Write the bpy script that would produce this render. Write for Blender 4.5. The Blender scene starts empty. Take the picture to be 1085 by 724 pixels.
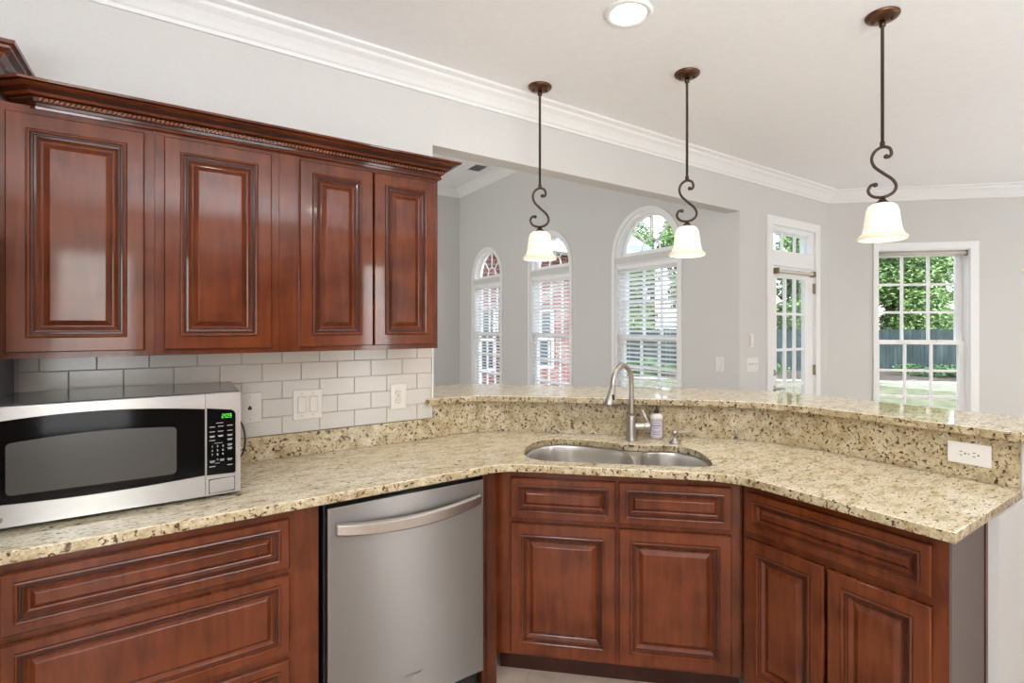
import bpy, bmesh, math, random
from mathutils import Vector, Matrix
R = math.radians
rnd = random.Random(7)
scene = bpy.context.scene
COL = scene.collection
CAM_H = 1.475
YAW = 54.38                       # angle between wall A (world +X) and the view direction
RT2 = math.sqrt(2)

# ------------------------------------------------------------------ camera
cam_data = bpy.data.cameras.new('camera')
cam = bpy.data.objects.new('camera', cam_data)
COL.objects.link(cam)
cam.location = (0, 0, CAM_H)
cam.rotation_euler = (R(90), 0, R(YAW - 90))
cam_data.sensor_width = 36.0
cam_data.lens = 549.57 / 1085 * 36.0
cam_data.shift_x = -(584.15 - 542.5) / 1085
cam_data.shift_y = -(362 - 345.87) / 1085
cam_data.clip_start = 0.02
cam_data.clip_end = 300
scene.camera = cam

# ------------------------------------------------------------------ colour, world, sun
scene.view_settings.view_transform = 'Standard'
scene.view_settings.look = 'None'
scene.view_settings.gamma = 1
scene.view_settings.use_curve_mapping = False
scene.view_settings.exposure = 0.05
scene.cycles.use_denoising = True
scene.cycles.max_bounces = 10
scene.cycles.diffuse_bounces = 6
scene.cycles.transparent_max_bounces = 24
scene.cycles.sample_clamp_indirect = 6
scene.cycles.caustics_reflective = False
scene.cycles.caustics_refractive = False

SKY_STRENGTH = 1.25
SUN_STRENGTH = 2.4
CAN_POWER = 3.5
PENDANT_POWER = 1.6
WINDOW_FILL_POWER = 17.0
BOUNCE_FILL_POWER = 220.0
world = bpy.data.worlds.new('world')
scene.world = world
world.use_nodes = True
nt = world.node_tree
nt.nodes.clear()
sky = nt.nodes.new('ShaderNodeTexSky')
sky.sky_type = 'NISHITA'
sky.sun_disc = False
sky.sun_elevation = R(48)
sky.sun_rotation = R(200)
sky.air_density = 1.2
sky.dust_density = 2.5
bg = nt.nodes.new('ShaderNodeBackground')
bg.inputs['Strength'].default_value = SKY_STRENGTH
wo = nt.nodes.new('ShaderNodeOutputWorld')
hsv = nt.nodes.new('ShaderNodeHueSaturation')
hsv.inputs['Saturation'].default_value = 0.5
nt.links.new(sky.outputs[0], hsv.inputs['Color'])
nt.links.new(hsv.outputs[0], bg.inputs[0])
nt.links.new(bg.outputs[0], wo.inputs[0])

sun_d = bpy.data.lights.new('sun', 'SUN')
sun_d.energy = SUN_STRENGTH
sun_d.angle = R(6)
sun_d.color = (1.0, 0.96, 0.9)
sun = bpy.data.objects.new('sun', sun_d)
COL.objects.link(sun)
sun.rotation_euler = (R(42), 0, R(-40))
sun.location = (0, 0, 12)


def area(name, loc, rot, sx, sy, power, color=(1, 1, 1)):
    d = bpy.data.lights.new(name, 'AREA')
    d.shape = 'RECTANGLE'
    d.size = sx
    d.size_y = sy
    d.energy = power
    d.color = color
    o = bpy.data.objects.new(name, d)
    COL.objects.link(o)
    o.location = loc
    o.rotation_euler = rot
    return o


# area lamps standing in for daylight of unseen windows, behind the photographer
area('back_window_fill', (2.26, -3.14, 1.35), (R(100), 0, 0), 0.36, 2.0, WINDOW_FILL_POWER * 2.0, (0.97, 0.98, 1.0))
area('back_window_fill', (-0.75, -3.14, 1.35), (R(108), 0, 0), 0.65, 1.9, WINDOW_FILL_POWER * 1.6, (0.97, 0.98, 1.0))
area('back_window_fill', (5.2, -3.14, 1.4), (R(108), 0, 0), 0.75, 1.75, WINDOW_FILL_POWER * 0.7, (0.97, 0.98, 1.0))  # added fill at an unseen window
area('side_fill_light', (-2.3, -1.2, 1.45), (R(108), 0, R(-90)), 0.75, 1.7, WINDOW_FILL_POWER * 1.0, (0.97, 0.98, 1.0))  # added fill at an unseen opening in the left wall
area('side_fill_light', (-1.93, 5.2, 1.6), (R(90), 0, R(-90)), 2.4, 2.0, WINDOW_FILL_POWER * 5.0, (0.95, 0.98, 1.0))  # added fill for the room beyond; that wall has no window

# added fill: unseen area lights aimed at the ceiling behind the photographer
area('ceiling_bounce_fill', (0.5, -2.0, 1.6), (R(180), 0, 0), 0.9, 0.9, BOUNCE_FILL_POWER * 0.80, (0.87, 0.955, 1.02))
area('ceiling_bounce_fill', (-1.0, -1.6, 1.0), (R(180), 0, 0), 1.0, 1.2, BOUNCE_FILL_POWER * 0.40, (0.87, 0.955, 1.02))
area('ceiling_bounce_fill', (4.9, -1.5, 0.6), (R(180), 0, 0), 1.6, 1.4, BOUNCE_FILL_POWER * 0.21, (0.87, 0.955, 1.02))


# ------------------------------------------------------------------ materials
def new_mat(name):
    m = bpy.data.materials.new(name)
    m.use_nodes = True
    t = m.node_tree
    b = t.nodes['Principled BSDF']
    return m, t, b


def N(t, kind, **kw):
    n = t.nodes.new(kind)
    for k, v in kw.items():
        if k in n.inputs:
            n.inputs[k].default_value = v
        else:
            setattr(n, k, v)
    return n


def ramp(t, stops, interp='LINEAR'):
    n = t.nodes.new('ShaderNodeValToRGB')
    n.color_ramp.interpolation = interp
    e = n.color_ramp.elements
    while len(e) > 1:
        e.remove(e[-1])
    e[0].position = stops[0][0]
    e[0].color = (*stops[0][1], 1)
    for p, c in stops[1:]:
        x = e.new(p)
        x.color = (*c, 1)
    return n


def coords(t, scale=(1, 1, 1), rot=(0, 0, 0), kind='Object'):
    c = N(t, 'ShaderNodeTexCoord')
    m = N(t, 'ShaderNodeMapping')
    m.inputs['Scale'].default_value = scale
    m.inputs['Rotation'].default_value = rot
    t.links.new(c.outputs[kind], m.inputs['Vector'])
    return m.outputs[0]


def add_bump(t, b, height, strength, dist=0.002):
    bp = N(t, 'ShaderNodeBump')
    bp.inputs['Strength'].default_value = strength
    bp.inputs['Distance'].default_value = dist
    t.links.new(height, bp.inputs['Height'])
    t.links.new(bp.outputs[0], b.inputs['Normal'])


def paint(name, col, rough=0.6, spec=0.3, bump=0.0, bscale=60):
    m, t, b = new_mat(name)
    b.inputs['Roughness'].default_value = rough
    b.inputs['Specular IOR Level'].default_value = spec
    v = coords(t)
    n = N(t, 'ShaderNodeTexNoise', Scale=bscale, Detail=3.0)
    t.links.new(v, n.inputs['Vector'])
    c2 = tuple(x * 0.97 for x in col)
    r = ramp(t, [(0.3, c2), (0.7, col)])
    t.links.new(n.outputs['Fac'], r.inputs[0])
    t.links.new(r.outputs[0], b.inputs['Base Color'])
    if bump:
        add_bump(t, b, n.outputs['Fac'], bump)
    return m


def metal(name, col, rough, bump=0.0, scale=(1, 1, 1), aniso=0.0):
    m, t, b = new_mat(name)
    b.inputs['Metallic'].default_value = 1
    b.inputs['Roughness'].default_value = rough
    v = coords(t, scale)
    n = N(t, 'ShaderNodeTexNoise', Scale=30.0, Detail=3.0)
    t.links.new(v, n.inputs['Vector'])
    r = ramp(t, [(0.3, tuple(x * 0.93 for x in col)), (0.7, col)])
    t.links.new(n.outputs['Fac'], r.inputs[0])
    t.links.new(r.outputs[0], b.inputs['Base Color'])
    if bump:
        add_bump(t, b, n.outputs['Fac'], bump, 0.001)
    if aniso:
        b.inputs['Anisotropic'].default_value = aniso
        b.inputs['Anisotropic Rotation'].default_value = 0.25
        tg = N(t, 'ShaderNodeTangent')
        tg.direction_type = 'RADIAL'
        tg.axis = 'Z'
        t.links.new(tg.outputs[0], b.inputs['Tangent'])
    return m


def wood(name, c1, c2, rough=0.33, grain=(14, 14, 1.6)):
    m, t, b = new_mat(name)
    v = coords(t, grain)
    n = N(t, 'ShaderNodeTexNoise', Scale=2.2, Detail=5.0, Distortion=1.2)
    t.links.new(v, n.inputs['Vector'])
    v2 = coords(t, (3, 3, 3))
    n2 = N(t, 'ShaderNodeTexNoise', Scale=2.0, Detail=2.0)
    t.links.new(v2, n2.inputs['Vector'])
    mx = N(t, 'ShaderNodeMath', operation='MULTIPLY_ADD')
    t.links.new(n2.outputs['Fac'], mx.inputs[0])
    mx.inputs[1].default_value = 0.6
    mm = N(t, 'ShaderNodeMath', operation='MULTIPLY')
    mm.inputs[1].default_value = 0.4
    t.links.new(n.outputs['Fac'], mm.inputs[0])
    t.links.new(mm.outputs[0], mx.inputs[2])
    r = ramp(t, [(0.36, c1), (0.64, c2)])
    t.links.new(mx.outputs[0], r.inputs[0])
    t.links.new(r.outputs[0], b.inputs['Base Color'])
    b.inputs['Roughness'].default_value = rough
    b.inputs['Specular IOR Level'].default_value = 0.15
    b.inputs['Coat Weight'].default_value = 0.35
    b.inputs['Coat Roughness'].default_value = 0.06
    return m


def granite(name, base, tan, light, fleck_scale, thr, stretch=(1, 1, 1), rot=(0, 0, 0), fleck=(0.035, 0.022, 0.014), brown=(0.2, 0.11, 0.05), rough=0.1):
    m, t, b = new_mat(name)
    v = coords(t, stretch, rot)
    big = N(t, 'ShaderNodeTexNoise', Scale=fleck_scale * 0.28, Detail=5.0, Roughness=0.62)
    t.links.new(v, big.inputs['Vector'])
    r1 = ramp(t, [(0.32, tan), (0.47, base), (0.66, light)])
    t.links.new(big.outputs['Fac'], r1.inputs[0])
    fine = N(t, 'ShaderNodeTexNoise', Scale=fleck_scale * 2.2, Detail=2.0)
    t.links.new(v, fine.inputs['Vector'])
    rf = ramp(t, [(0.35, (0.80, 0.76, 0.70)), (0.6, (1.06, 1.06, 1.06))])
    t.links.new(fine.outputs['Fac'], rf.inputs[0])
    m0 = N(t, 'ShaderNodeMix', data_type='RGBA', blend_type='MULTIPLY')
    m0.inputs[0].default_value = 1
    t.links.new(r1.outputs[0], m0.inputs[6])
    t.links.new(rf.outputs[0], m0.inputs[7])
    # brown and near black mineral flecks
    vd = N(t, 'ShaderNodeTexNoise', Scale=fleck_scale, Detail=3.0, Roughness=0.55, Distortion=0.6)
    t.links.new(v, vd.inputs['Vector'])
    rb = ramp(t, [(thr, (0, 0, 0)), (thr + 0.035, (0.85, 0.85, 0.85))])
    t.links.new(vd.outputs['Fac'], rb.inputs[0])
    mb = N(t, 'ShaderNodeMix', data_type='RGBA')
    t.links.new(rb.outputs[0], mb.inputs[0])
    t.links.new(m0.outputs[2], mb.inputs[6])
    mb.inputs[7].default_value = (*brown, 1)
    rk = ramp(t, [(thr + 0.055, (0, 0, 0)), (thr + 0.085, (1, 1, 1))])
    t.links.new(vd.outputs['Fac'], rk.inputs[0])
    mk = N(t, 'ShaderNodeMix', data_type='RGBA')
    t.links.new(rk.outputs[0], mk.inputs[0])
    t.links.new(mb.outputs[2], mk.inputs[6])
    mk.inputs[7].default_value = (*fleck, 1)
    t.links.new(mk.outputs[2], b.inputs['Base Color'])
    b.inputs['Roughness'].default_value = rough
    b.inputs['Specular IOR Level'].default_value = 0.5
    return m


def glass(name, tint=(0.96, 0.98, 0.98), refl=0.08):
    m = bpy.data.materials.new(name)
    m.use_nodes = True
    t = m.node_tree
    t.nodes.clear()
    o = N(t, 'ShaderNodeOutputMaterial')
    tr = N(t, 'ShaderNodeBsdfTransparent')
    tr.inputs[0].default_value = (*tint, 1)
    gl = N(t, 'ShaderNodeBsdfGlossy')
    gl.inputs['Roughness'].default_value = 0.01
    lw = N(t, 'ShaderNodeLayerWeight')
    lw.inputs[0].default_value = 0.5
    pw = N(t, 'ShaderNodeMath', operation='POWER')
    pw.inputs[1].default_value = 5.0
    t.links.new(lw.outputs['Facing'], pw.inputs[0])
    ma = N(t, 'ShaderNodeMath', operation='MULTIPLY_ADD')
    ma.inputs[1].default_value = 0.6
    ma.inputs[2].default_value = 0.03
    t.links.new(pw.outputs[0], ma.inputs[0])
    mx = N(t, 'ShaderNodeMixShader')
    t.links.new(ma.outputs[0], mx.inputs[0])
    t.links.new(tr.outputs[0], mx.inputs[1])
    t.links.new(gl.outputs[0], mx.inputs[2])
    t.links.new(mx.outputs[0], o.inputs[0])
    return m


def emit(name, col, strength, base=(0.8, 0.8, 0.8)):
    m, t, b = new_mat(name)
    b.inputs['Base Color'].default_value = (*base, 1)
    b.inputs['Emission Color'].default_value = (*col, 1)
    b.inputs['Emission Strength'].default_value = strength
    b.inputs['Roughness'].default_value = 0.35
    return m


M = {}
M['wall'] = paint('wall_paint', (0.65, 0.64, 0.62), 0.75, 0.2, 0.05, 90)
M['ceiling'] = paint('ceiling_paint', (0.92, 0.92, 0.92), 0.85, 0.15, 0.6, 34)
M['trim'] = paint('white_trim', (0.86, 0.86, 0.85), 0.4, 0.4)
M['blind'] = paint('blind_white', (0.90, 0.90, 0.90), 0.45, 0.4)
M['blind'].node_tree.nodes['Principled BSDF'].inputs['Subsurface Weight'].default_value = 0.0
def slat_mat():
    m = bpy.data.materials.new('slat_white')
    m.use_nodes = True
    t = m.node_tree
    t.nodes.clear()
    o = N(t, 'ShaderNodeOutputMaterial')
    d = N(t, 'ShaderNodeBsdfDiffuse')
    d.inputs[0].default_value = (0.9, 0.9, 0.9, 1)
    tr = N(t, 'ShaderNodeBsdfTranslucent')
    tr.inputs[0].default_value = (0.95, 0.95, 0.95, 1)
    mx = N(t, 'ShaderNodeMixShader')
    mx.inputs[0].default_value = 0.45
    t.links.new(d.outputs[0], mx.inputs[1])
    t.links.new(tr.outputs[0], mx.inputs[2])
    t.links.new(mx.outputs[0], o.inputs[0])
    return m


M['slat'] = slat_mat()
M['wood'] = wood('cherry_wood', (0.074, 0.0155, 0.0045), (0.142, 0.0345, 0.0110), 0.22)
M['wood_dark'] = wood('cherry_wood_dark', (0.045, 0.011, 0.005), (0.085, 0.022, 0.010), 0.3)
M['rope'] = wood('rope_wood_highlit', (0.16, 0.055, 0.028), (0.24, 0.09, 0.045), 0.18)  # lighter wood carries the bead highlights in its colour
M['glaze'] = wood('dark_glaze', (0.022, 0.006, 0.003), (0.042, 0.011, 0.006), 0.3)
M['interior'] = paint('cabinet_interior', (0.5, 0.38, 0.26), 0.6)
M['laminate'] = paint('side_laminate', (0.11, 0.086, 0.075), 0.5, 0.3)
M['granite'] = granite('granite_top', (0.70, 0.625, 0.45), (0.50, 0.405, 0.24), (0.82, 0.76, 0.61), 80, 0.582, (0.62, 1.55, 1.2), (0, 0, R(35.6)), rough=0.05)
M['shaded_granite_riser'] = granite('shaded_granite_riser', (0.43, 0.36, 0.225), (0.30, 0.225, 0.125), (0.56, 0.49, 0.35), 74, 0.55, rough=0.22)  # same stone as the top, darkened for the dimmer upright faces
M['tile'] = paint('white_tile', (0.57, 0.54, 0.495), 0.2, 0.4)
M['grout'] = paint('grout', (0.44, 0.415, 0.38), 0.8)
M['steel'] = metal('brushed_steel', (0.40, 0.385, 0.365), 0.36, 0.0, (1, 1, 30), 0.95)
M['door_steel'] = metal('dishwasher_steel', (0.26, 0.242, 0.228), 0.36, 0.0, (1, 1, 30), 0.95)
M['sink_steel'] = metal('sink_steel', (0.80, 0.775, 0.74), 0.3, 0.03, (12, 12, 1))
M['nickel'] = metal('brushed_nickel', (0.46, 0.43, 0.395), 0.33)
M['chrome'] = metal('chrome', (0.75, 0.74, 0.72), 0.08)
M['bronze'] = metal('oil_rubbed_bronze', (0.085, 0.058, 0.046), 0.42)
M['canopy_bronze'] = metal('canopy_bronze', (0.16, 0.085, 0.052), 0.35)
M['brass'] = metal('aged_brass', (0.35, 0.29, 0.18), 0.35)
M['black'] = paint('black_plastic', (0.012, 0.012, 0.013), 0.3, 0.5)
M['black_gloss'] = paint('black_glass', (0.004, 0.004, 0.004), 0.06, 0.12)
M['mesh_window'] = paint('microwave_screen', (0.055, 0.053, 0.049), 0.2, 0.3)
M['grey_case'] = paint('microwave_case', (0.07, 0.07, 0.072), 0.13, 0.5)
M['plate'] = paint('ivory_plate', (0.66, 0.625, 0.57), 0.3, 0.4)
M['white_plate'] = paint('white_plate', (0.80, 0.78, 0.75), 0.35, 0.4)
M['slot'] = paint('dark_slot', (0.02, 0.02, 0.02), 0.5)
M['legend'] = paint('legend_print', (0.62, 0.63, 0.65), 0.5)
M['clock'] = emit('green_digits', (0.12, 1.0, 0.06), 0.9, (0.05, 0.3, 0.03))
M['floor'] = None
M['glass'] = glass('window_glass')
M['shade_cloth'] = paint('shade_cloth', (0.60, 0.57, 0.50), 0.8)
M['lamp_glass'] = emit('lit_alabaster_glass', (1.0, 0.90, 0.72), 0.42, (0.78, 0.72, 0.60))
M['lamp_rim'] = emit('lit_cream_rim', (1.0, 0.86, 0.58), 0.30, (0.76, 0.68, 0.50))
M['bulb'] = emit('bulb_glow', (1.0, 0.88, 0.7), 6.0)
M['can_glow'] = emit('can_glow', (1.0, 0.97, 0.92), 4.0)
M['soap_white'] = paint('soap_white', (0.78, 0.77, 0.76), 0.3)
M['soap_body'] = paint('soap_lilac', (0.52, 0.47, 0.50), 0.2)
M['soap_label'] = paint('soap_label', (0.60, 0.55, 0.63), 0.5)
M['soap_print'] = paint('soap_print', (0.22, 0.18, 0.30), 0.5)
M['fridge'] = paint('fridge_grey', (0.10, 0.10, 0.11), 0.4, 0.5)


def tile_floor():
    m, t, b = new_mat('stone_floor_tile')
    v = coords(t, (1, 1, 1), (0, 0, R(45)))
    br = N(t, 'ShaderNodeTexBrick')
    br.offset = 0.0
    br.inputs['Color1'].default_value = (0.50, 0.395, 0.31, 1)
    br.inputs['Color2'].default_value = (0.46, 0.36, 0.285, 1)
    br.inputs['Mortar'].default_value = (0.42, 0.34, 0.28, 1)
    br.inputs['Scale'].default_value = 1
    br.inputs['Brick Width'].default_value = 0.45
    br.inputs['Row Height'].default_value = 0.45
    br.inputs['Mortar Size'].default_value = 0.006
    t.links.new(v, br.inputs['Vector'])
    n = N(t, 'ShaderNodeTexNoise', Scale=5.0, Detail=5.0)
    t.links.new(v, n.inputs['Vector'])
    r = ramp(t, [(0.3, (0.8, 0.78, 0.76)), (0.7, (1.1, 1.1, 1.1))])
    t.links.new(n.outputs['Fac'], r.inputs[0])
    mx = N(t, 'ShaderNodeMix', data_type='RGBA', blend_type='MULTIPLY')
    mx.inputs[0].default_value = 1
    t.links.new(br.outputs['Color'], mx.inputs[6])
    t.links.new(r.outputs[0], mx.inputs[7])
    t.links.new(mx.outputs[2], b.inputs['Base Color'])
    b.inputs['Roughness'].default_value = 0.4
    return m


M['floor'] = tile_floor()


def brick_mat():
    m, t, b = new_mat('red_brick')
    v = coords(t, (1, 1, 1), (R(90), 0, 0))
    br = N(t, 'ShaderNodeTexBrick')
    br.inputs['Color1'].default_value = (0.17, 0.050, 0.045, 1)
    br.inputs['Color2'].default_value = (0.11, 0.036, 0.034, 1)
    br.inputs['Mortar'].default_value = (0.26, 0.22, 0.20, 1)
    br.inputs['Scale'].default_value = 1
    br.inputs['Brick Width'].default_value = 0.22
    br.inputs['Row Height'].default_value = 0.075
    br.inputs['Mortar Size'].default_value = 0.008
    t.links.new(v, br.inputs['Vector'])
    t.links.new(br.outputs['Color'], b.inputs['Base Color'])
    b.inputs['Roughness'].default_value = 0.85
    return m


M['brick'] = brick_mat()


def mottled(name, stops, scale, rough=0.9, stretch=(1, 1, 1), detail=5.0):
    m, t, b = new_mat(name)
    v = coords(t, stretch)
    n = N(t, 'ShaderNodeTexNoise', Scale=scale, Detail=detail, Roughness=0.65)
    t.links.new(v, n.inputs['Vector'])
    r = ramp(t, stops)
    t.links.new(n.outputs['Fac'], r.inputs[0])
    t.links.new(r.outputs[0], b.inputs['Base Color'])
    b.inputs['Roughness'].default_value = rough
    b.inputs['Specular IOR Level'].default_value = 0.2
    return m


M['lawn'] = mottled('dry_lawn', [(0.3, (0.05, 0.06, 0.03)), (0.5, (0.105, 0.11, 0.065)), (0.7, (0.16, 0.155, 0.115))], 3.0)
M['mulch'] = mottled('mulch_bed', [(0.35, (0.025, 0.02, 0.018)), (0.65, (0.10, 0.085, 0.07))], 9.0)
M['fence'] = mottled('weathered_fence', [(0.3, (0.008, 0.015, 0.017)), (0.55, (0.02, 0.034, 0.036)), (0.75, (0.05, 0.066, 0.066))], 2.5, 0.8, (1.5, 1.5, 0.3))
M['curb'] = paint('pale_concrete', (0.30, 0.31, 0.29), 0.9)
M['bark'] = mottled('bark', [(0.3, (0.07, 0.055, 0.045)), (0.7, (0.20, 0.17, 0.14))], 8.0, 0.9, (3, 3, 0.6))
M['shingle'] = mottled('slate_blue_roof', [(0.3, (0.10, 0.17, 0.20)), (0.7, (0.2, 0.30, 0.34))], 14.0)
M['soffit'] = paint('pale_soffit', (0.55, 0.66, 0.70), 0.7)  # white soffit with the blue tint of its shade in the colour
M['dark_pane'] = paint('dark_pane', (0.04, 0.055, 0.075), 0.05, 0.6)


def leaf_mat(name, a, c):
    m, t, b = new_mat(name)
    g = N(t, 'ShaderNodeNewGeometry')
    r = ramp(t, [(0.0, a), (1.0, c)])
    t.links.new(g.outputs['Random Per Island'], r.inputs[0])
    t.links.new(r.outputs[0], b.inputs['Base Color'])
    b.inputs['Roughness'].default_value = 0.55
    b.inputs['Specular IOR Level'].default_value = 0.35
    b.inputs['Transmission Weight'].default_value = 0.0
    return m


M['leaf'] = leaf_mat('green_leaves', (0.035, 0.075, 0.025), (0.20, 0.33, 0.11))
M['leaf_blue'] = leaf_mat('pine_needles', (0.03, 0.07, 0.045), (0.12, 0.22, 0.13))
M['leaf_ivy'] = leaf_mat('ivy_leaves', (0.02, 0.05, 0.02), (0.08, 0.17, 0.06))


# ------------------------------------------------------------------ mesh helpers
class MB:
    """collects boxes, tubes, lathes and sweeps into one mesh"""

    def __init__(self):
        self.bm = bmesh.new()
        self.mi = 0

    def face(self, vs, smooth=False):
        try:
            f = self.bm.faces.new(vs)
        except ValueError:
            return None
        f.material_index = self.mi
        f.smooth = smooth
        return f

    def box(self, x0, x1, y0, y1, z0, z1, mat=None):
        if x0 > x1: x0, x1 = x1, x0
        if y0 > y1: y0, y1 = y1, y0
        if z0 > z1: z0, z1 = z1, z0
        p = [Vector((x, y, z)) for z in (z0, z1) for x, y in ((x0, y0), (x1, y0), (x1, y1), (x0, y1))]
        if mat is not None:
            p = [mat @ q for q in p]
        v = [self.bm.verts.new(q) for q in p]
        for f in ((3, 2, 1, 0), (4, 5, 6, 7), (0, 1, 5, 4), (1, 2, 6, 5), (2, 3, 7, 6), (3, 0, 4, 7)):
            self.face([v[i] for i in f])
        return self

    def tube(self, pts, rad, seg=12, caps=True, smooth=True):
        pts = [Vector(p) for p in pts]
        n = len(pts)
        rads = rad if isinstance(rad, (list, tuple)) else [rad] * n
        up = None
        rings = []
        for i, p in enumerate(pts):
            a = pts[max(i - 1, 0)]
            b = pts[min(i + 1, n - 1)]
            d = (b - a).normalized()
            if up is None:
                up = Vector((0, 0, 1)) if abs(d.z) < 0.9 else Vector((1, 0, 0))
            s = d.cross(up).normalized()
            up = s.cross(d).normalized()
            rings.append([self.bm.verts.new(p + rads[i] * (math.cos(2 * math.pi * k / seg) * s + math.sin(2 * math.pi * k / seg) * up)) for k in range(seg)])
        for i in range(n - 1):
            for k in range(seg):
                self.face([rings[i][k], rings[i][(k + 1) % seg], rings[i + 1][(k + 1) % seg], rings[i + 1][k]], smooth)
        if caps:
            self.face(rings[0][::-1])
            self.face(rings[-1])
        return self

    def lathe(self, prof, center=(0, 0, 0), seg=32, axis=None, smooth=True, cap0=True, cap1=True):
        """prof: (radius, height) up the axis"""
        c = Vector(center)
        mt = Matrix.Identity(3) if axis is None else Vector(axis).normalized().to_track_quat('Z', 'Y').to_matrix()
        rings = []
        for r, h in prof:
            r = max(r, 1e-5)
            rings.append([self.bm.verts.new(c + mt @ Vector((r * math.cos(2 * math.pi * k / seg), r * math.sin(2 * math.pi * k / seg), h))) for k in range(seg)])
        for i in range(len(rings) - 1):
            for k in range(seg):
                self.face([rings[i][k], rings[i][(k + 1) % seg], rings[i + 1][(k + 1) % seg], rings[i + 1][k]], smooth)
        if cap0:
            self.face(rings[0][::-1])
        if cap1:
            self.face(rings[-1])
        return self

    def loft(self, rings, closed=True, smooth=False, cap0=False, cap1=False):
        vr = [[self.bm.verts.new(p) for p in r] for r in rings]
        for i in range(len(vr) - 1):
            m = len(vr[i])
            for k in range(m if closed else m - 1):
                self.face([vr[i][k], vr[i][(k + 1) % m], vr[i + 1][(k + 1) % m], vr[i + 1][k]], smooth)
        if cap0:
            self.face(vr[0][::-1])
        if cap1:
            self.face(vr[-1])
        return self

    def sweep(self, path, prof, caps=True, dark=()):
        """path: list of (x,y); prof: list of (out,z); out is to the right of the path direction"""
        n = len(path)
        P = [Vector(p) for p in path]
        rings = []
        for i in range(n):
            if i == 0:
                d = (P[1] - P[0]).normalized(); off = Vector((d.y, -d.x))
            elif i == n - 1:
                d = (P[-1] - P[-2]).normalized(); off = Vector((d.y, -d.x))
            else:
                a = (P[i] - P[i - 1]).normalized(); b = (P[i + 1] - P[i]).normalized()
                na = Vector((a.y, -a.x)); nb = Vector((b.y, -b.x))
                mm = (na + nb).normalized()
                off = mm / max(mm.dot(na), 0.2)
            rings.append([Vector((P[i].x + off.x * o, P[i].y + off.y * o, z)) for o, z in prof])
        before = set(self.bm.faces)
        self.loft(rings, closed=True, cap0=caps, cap1=caps)
        if dark:
            m = len(prof)
            new = [f for f in self.bm.faces if f not in before]
            for i in range(len(rings) - 1):
                for k in dark:
                    new[i * m + k].material_index = 1
        return self

    def build(self, name, mats, parent=None, loc=None, rot=None, bevel=0.0, smooth_angle=None, kind=None):
        bmesh.ops.recalc_face_normals(self.bm, faces=self.bm.faces)
        me = bpy.data.meshes.new(name)
        self.bm.to_mesh(me)
        self.bm.free()
        for m in (mats if isinstance(mats, (list, tuple)) else [mats]):
            me.materials.append(m)
        return link(name, me, parent, loc, rot, bevel, kind)


def link(name, me, parent=None, loc=None, rot=None, bevel=0.0, kind=None):
    o = bpy.data.objects.new(name, me)
    COL.objects.link(o)
    if parent is not None:
        o.parent = parent
    if loc is not None:
        o.location = loc
    if rot is not None:
        o.rotation_euler = (0, 0, R(rot)) if isinstance(rot, (int, float)) else rot
    if bevel:
        b = o.modifiers.new('bevel', 'BEVEL')
        b.width = bevel
        b.segments = 2
        b.limit_method = 'ANGLE'
        b.angle_limit = R(40)
    if kind:
        o['kind'] = kind
    return o


def thing(name, label, cat, loc=(0, 0, 0), rot=0, group=None):
    o = bpy.data.objects.new(name, None)
    o.empty_display_size = 0.1
    COL.objects.link(o)
    o.location = loc
    o.rotation_euler = (0, 0, R(rot))
    tag(o, label, cat, group)
    return o


def tag(o, label, cat, group=None):
    o['label'] = label
    o['category'] = cat
    if group:
        o['group'] = group
    return o


def structure(name, loc=(0, 0, 0), rot=0):
    o = bpy.data.objects.new(name, None)
    COL.objects.link(o)
    o.location = loc
    o.rotation_euler = (0, 0, R(rot))
    o['kind'] = 'structure'
    return o


def flat_shape(outer, holes, th, bevel=0.0, vertical=False, z0=0.0):
    """a filled outline with holes, th thick. Horizontal: z from z0 to z0+th. Vertical: outline is (X,Z), y from z0 to z0+th"""
    cu = bpy.data.curves.new('tmp', 'CURVE')
    cu.dimensions = '2D'
    cu.fill_mode = 'BOTH'
    cu.extrude = th / 2 - bevel
    cu.bevel_depth = bevel
    cu.bevel_resolution = 2
    if bevel:
        cu.offset = -bevel
    for pts in [outer] + list(holes):
        s = cu.splines.new('POLY')
        s.points.add(len(pts) - 1)
        for i, p in enumerate(pts):
            s.points[i].co = (p[0], p[1], 0, 1)
        s.use_cyclic_u = True
    o = bpy.data.objects.new('tmp', cu)
    COL.objects.link(o)
    bpy.context.view_layer.update()
    dg = bpy.context.evaluated_depsgraph_get()
    me = bpy.data.meshes.new_from_object(o.evaluated_get(dg))
    bpy.data.objects.remove(o)
    bpy.data.curves.remove(cu)
    if vertical:
        me.transform(Matrix.Rotation(R(90), 4, 'X'))
        me.transform(Matrix.Translation((0, z0 + th / 2, 0)))
    else:
        me.transform(Matrix.Translation((0, 0, z0 + th / 2)))
    me.materials.clear()
    for p in me.polygons:
        p.use_smooth = False
        p.material_index = 0
    bm = bmesh.new()
    bm.from_mesh(me)
    bmesh.ops.remove_doubles(bm, verts=bm.verts, dist=1e-5)
    bmesh.ops.recalc_face_normals(bm, faces=bm.faces)
    bm.to_mesh(me)
    bm.free()
    return me


def shape(name, mat, outer, holes=(), th=0.02, bevel=0.0, vertical=False, z0=0.0, **kw):
    me = flat_shape(outer, holes, th, bevel, vertical, z0)
    me.name = name
    me.materials.append(mat)
    return link(name, me, **kw)


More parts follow.
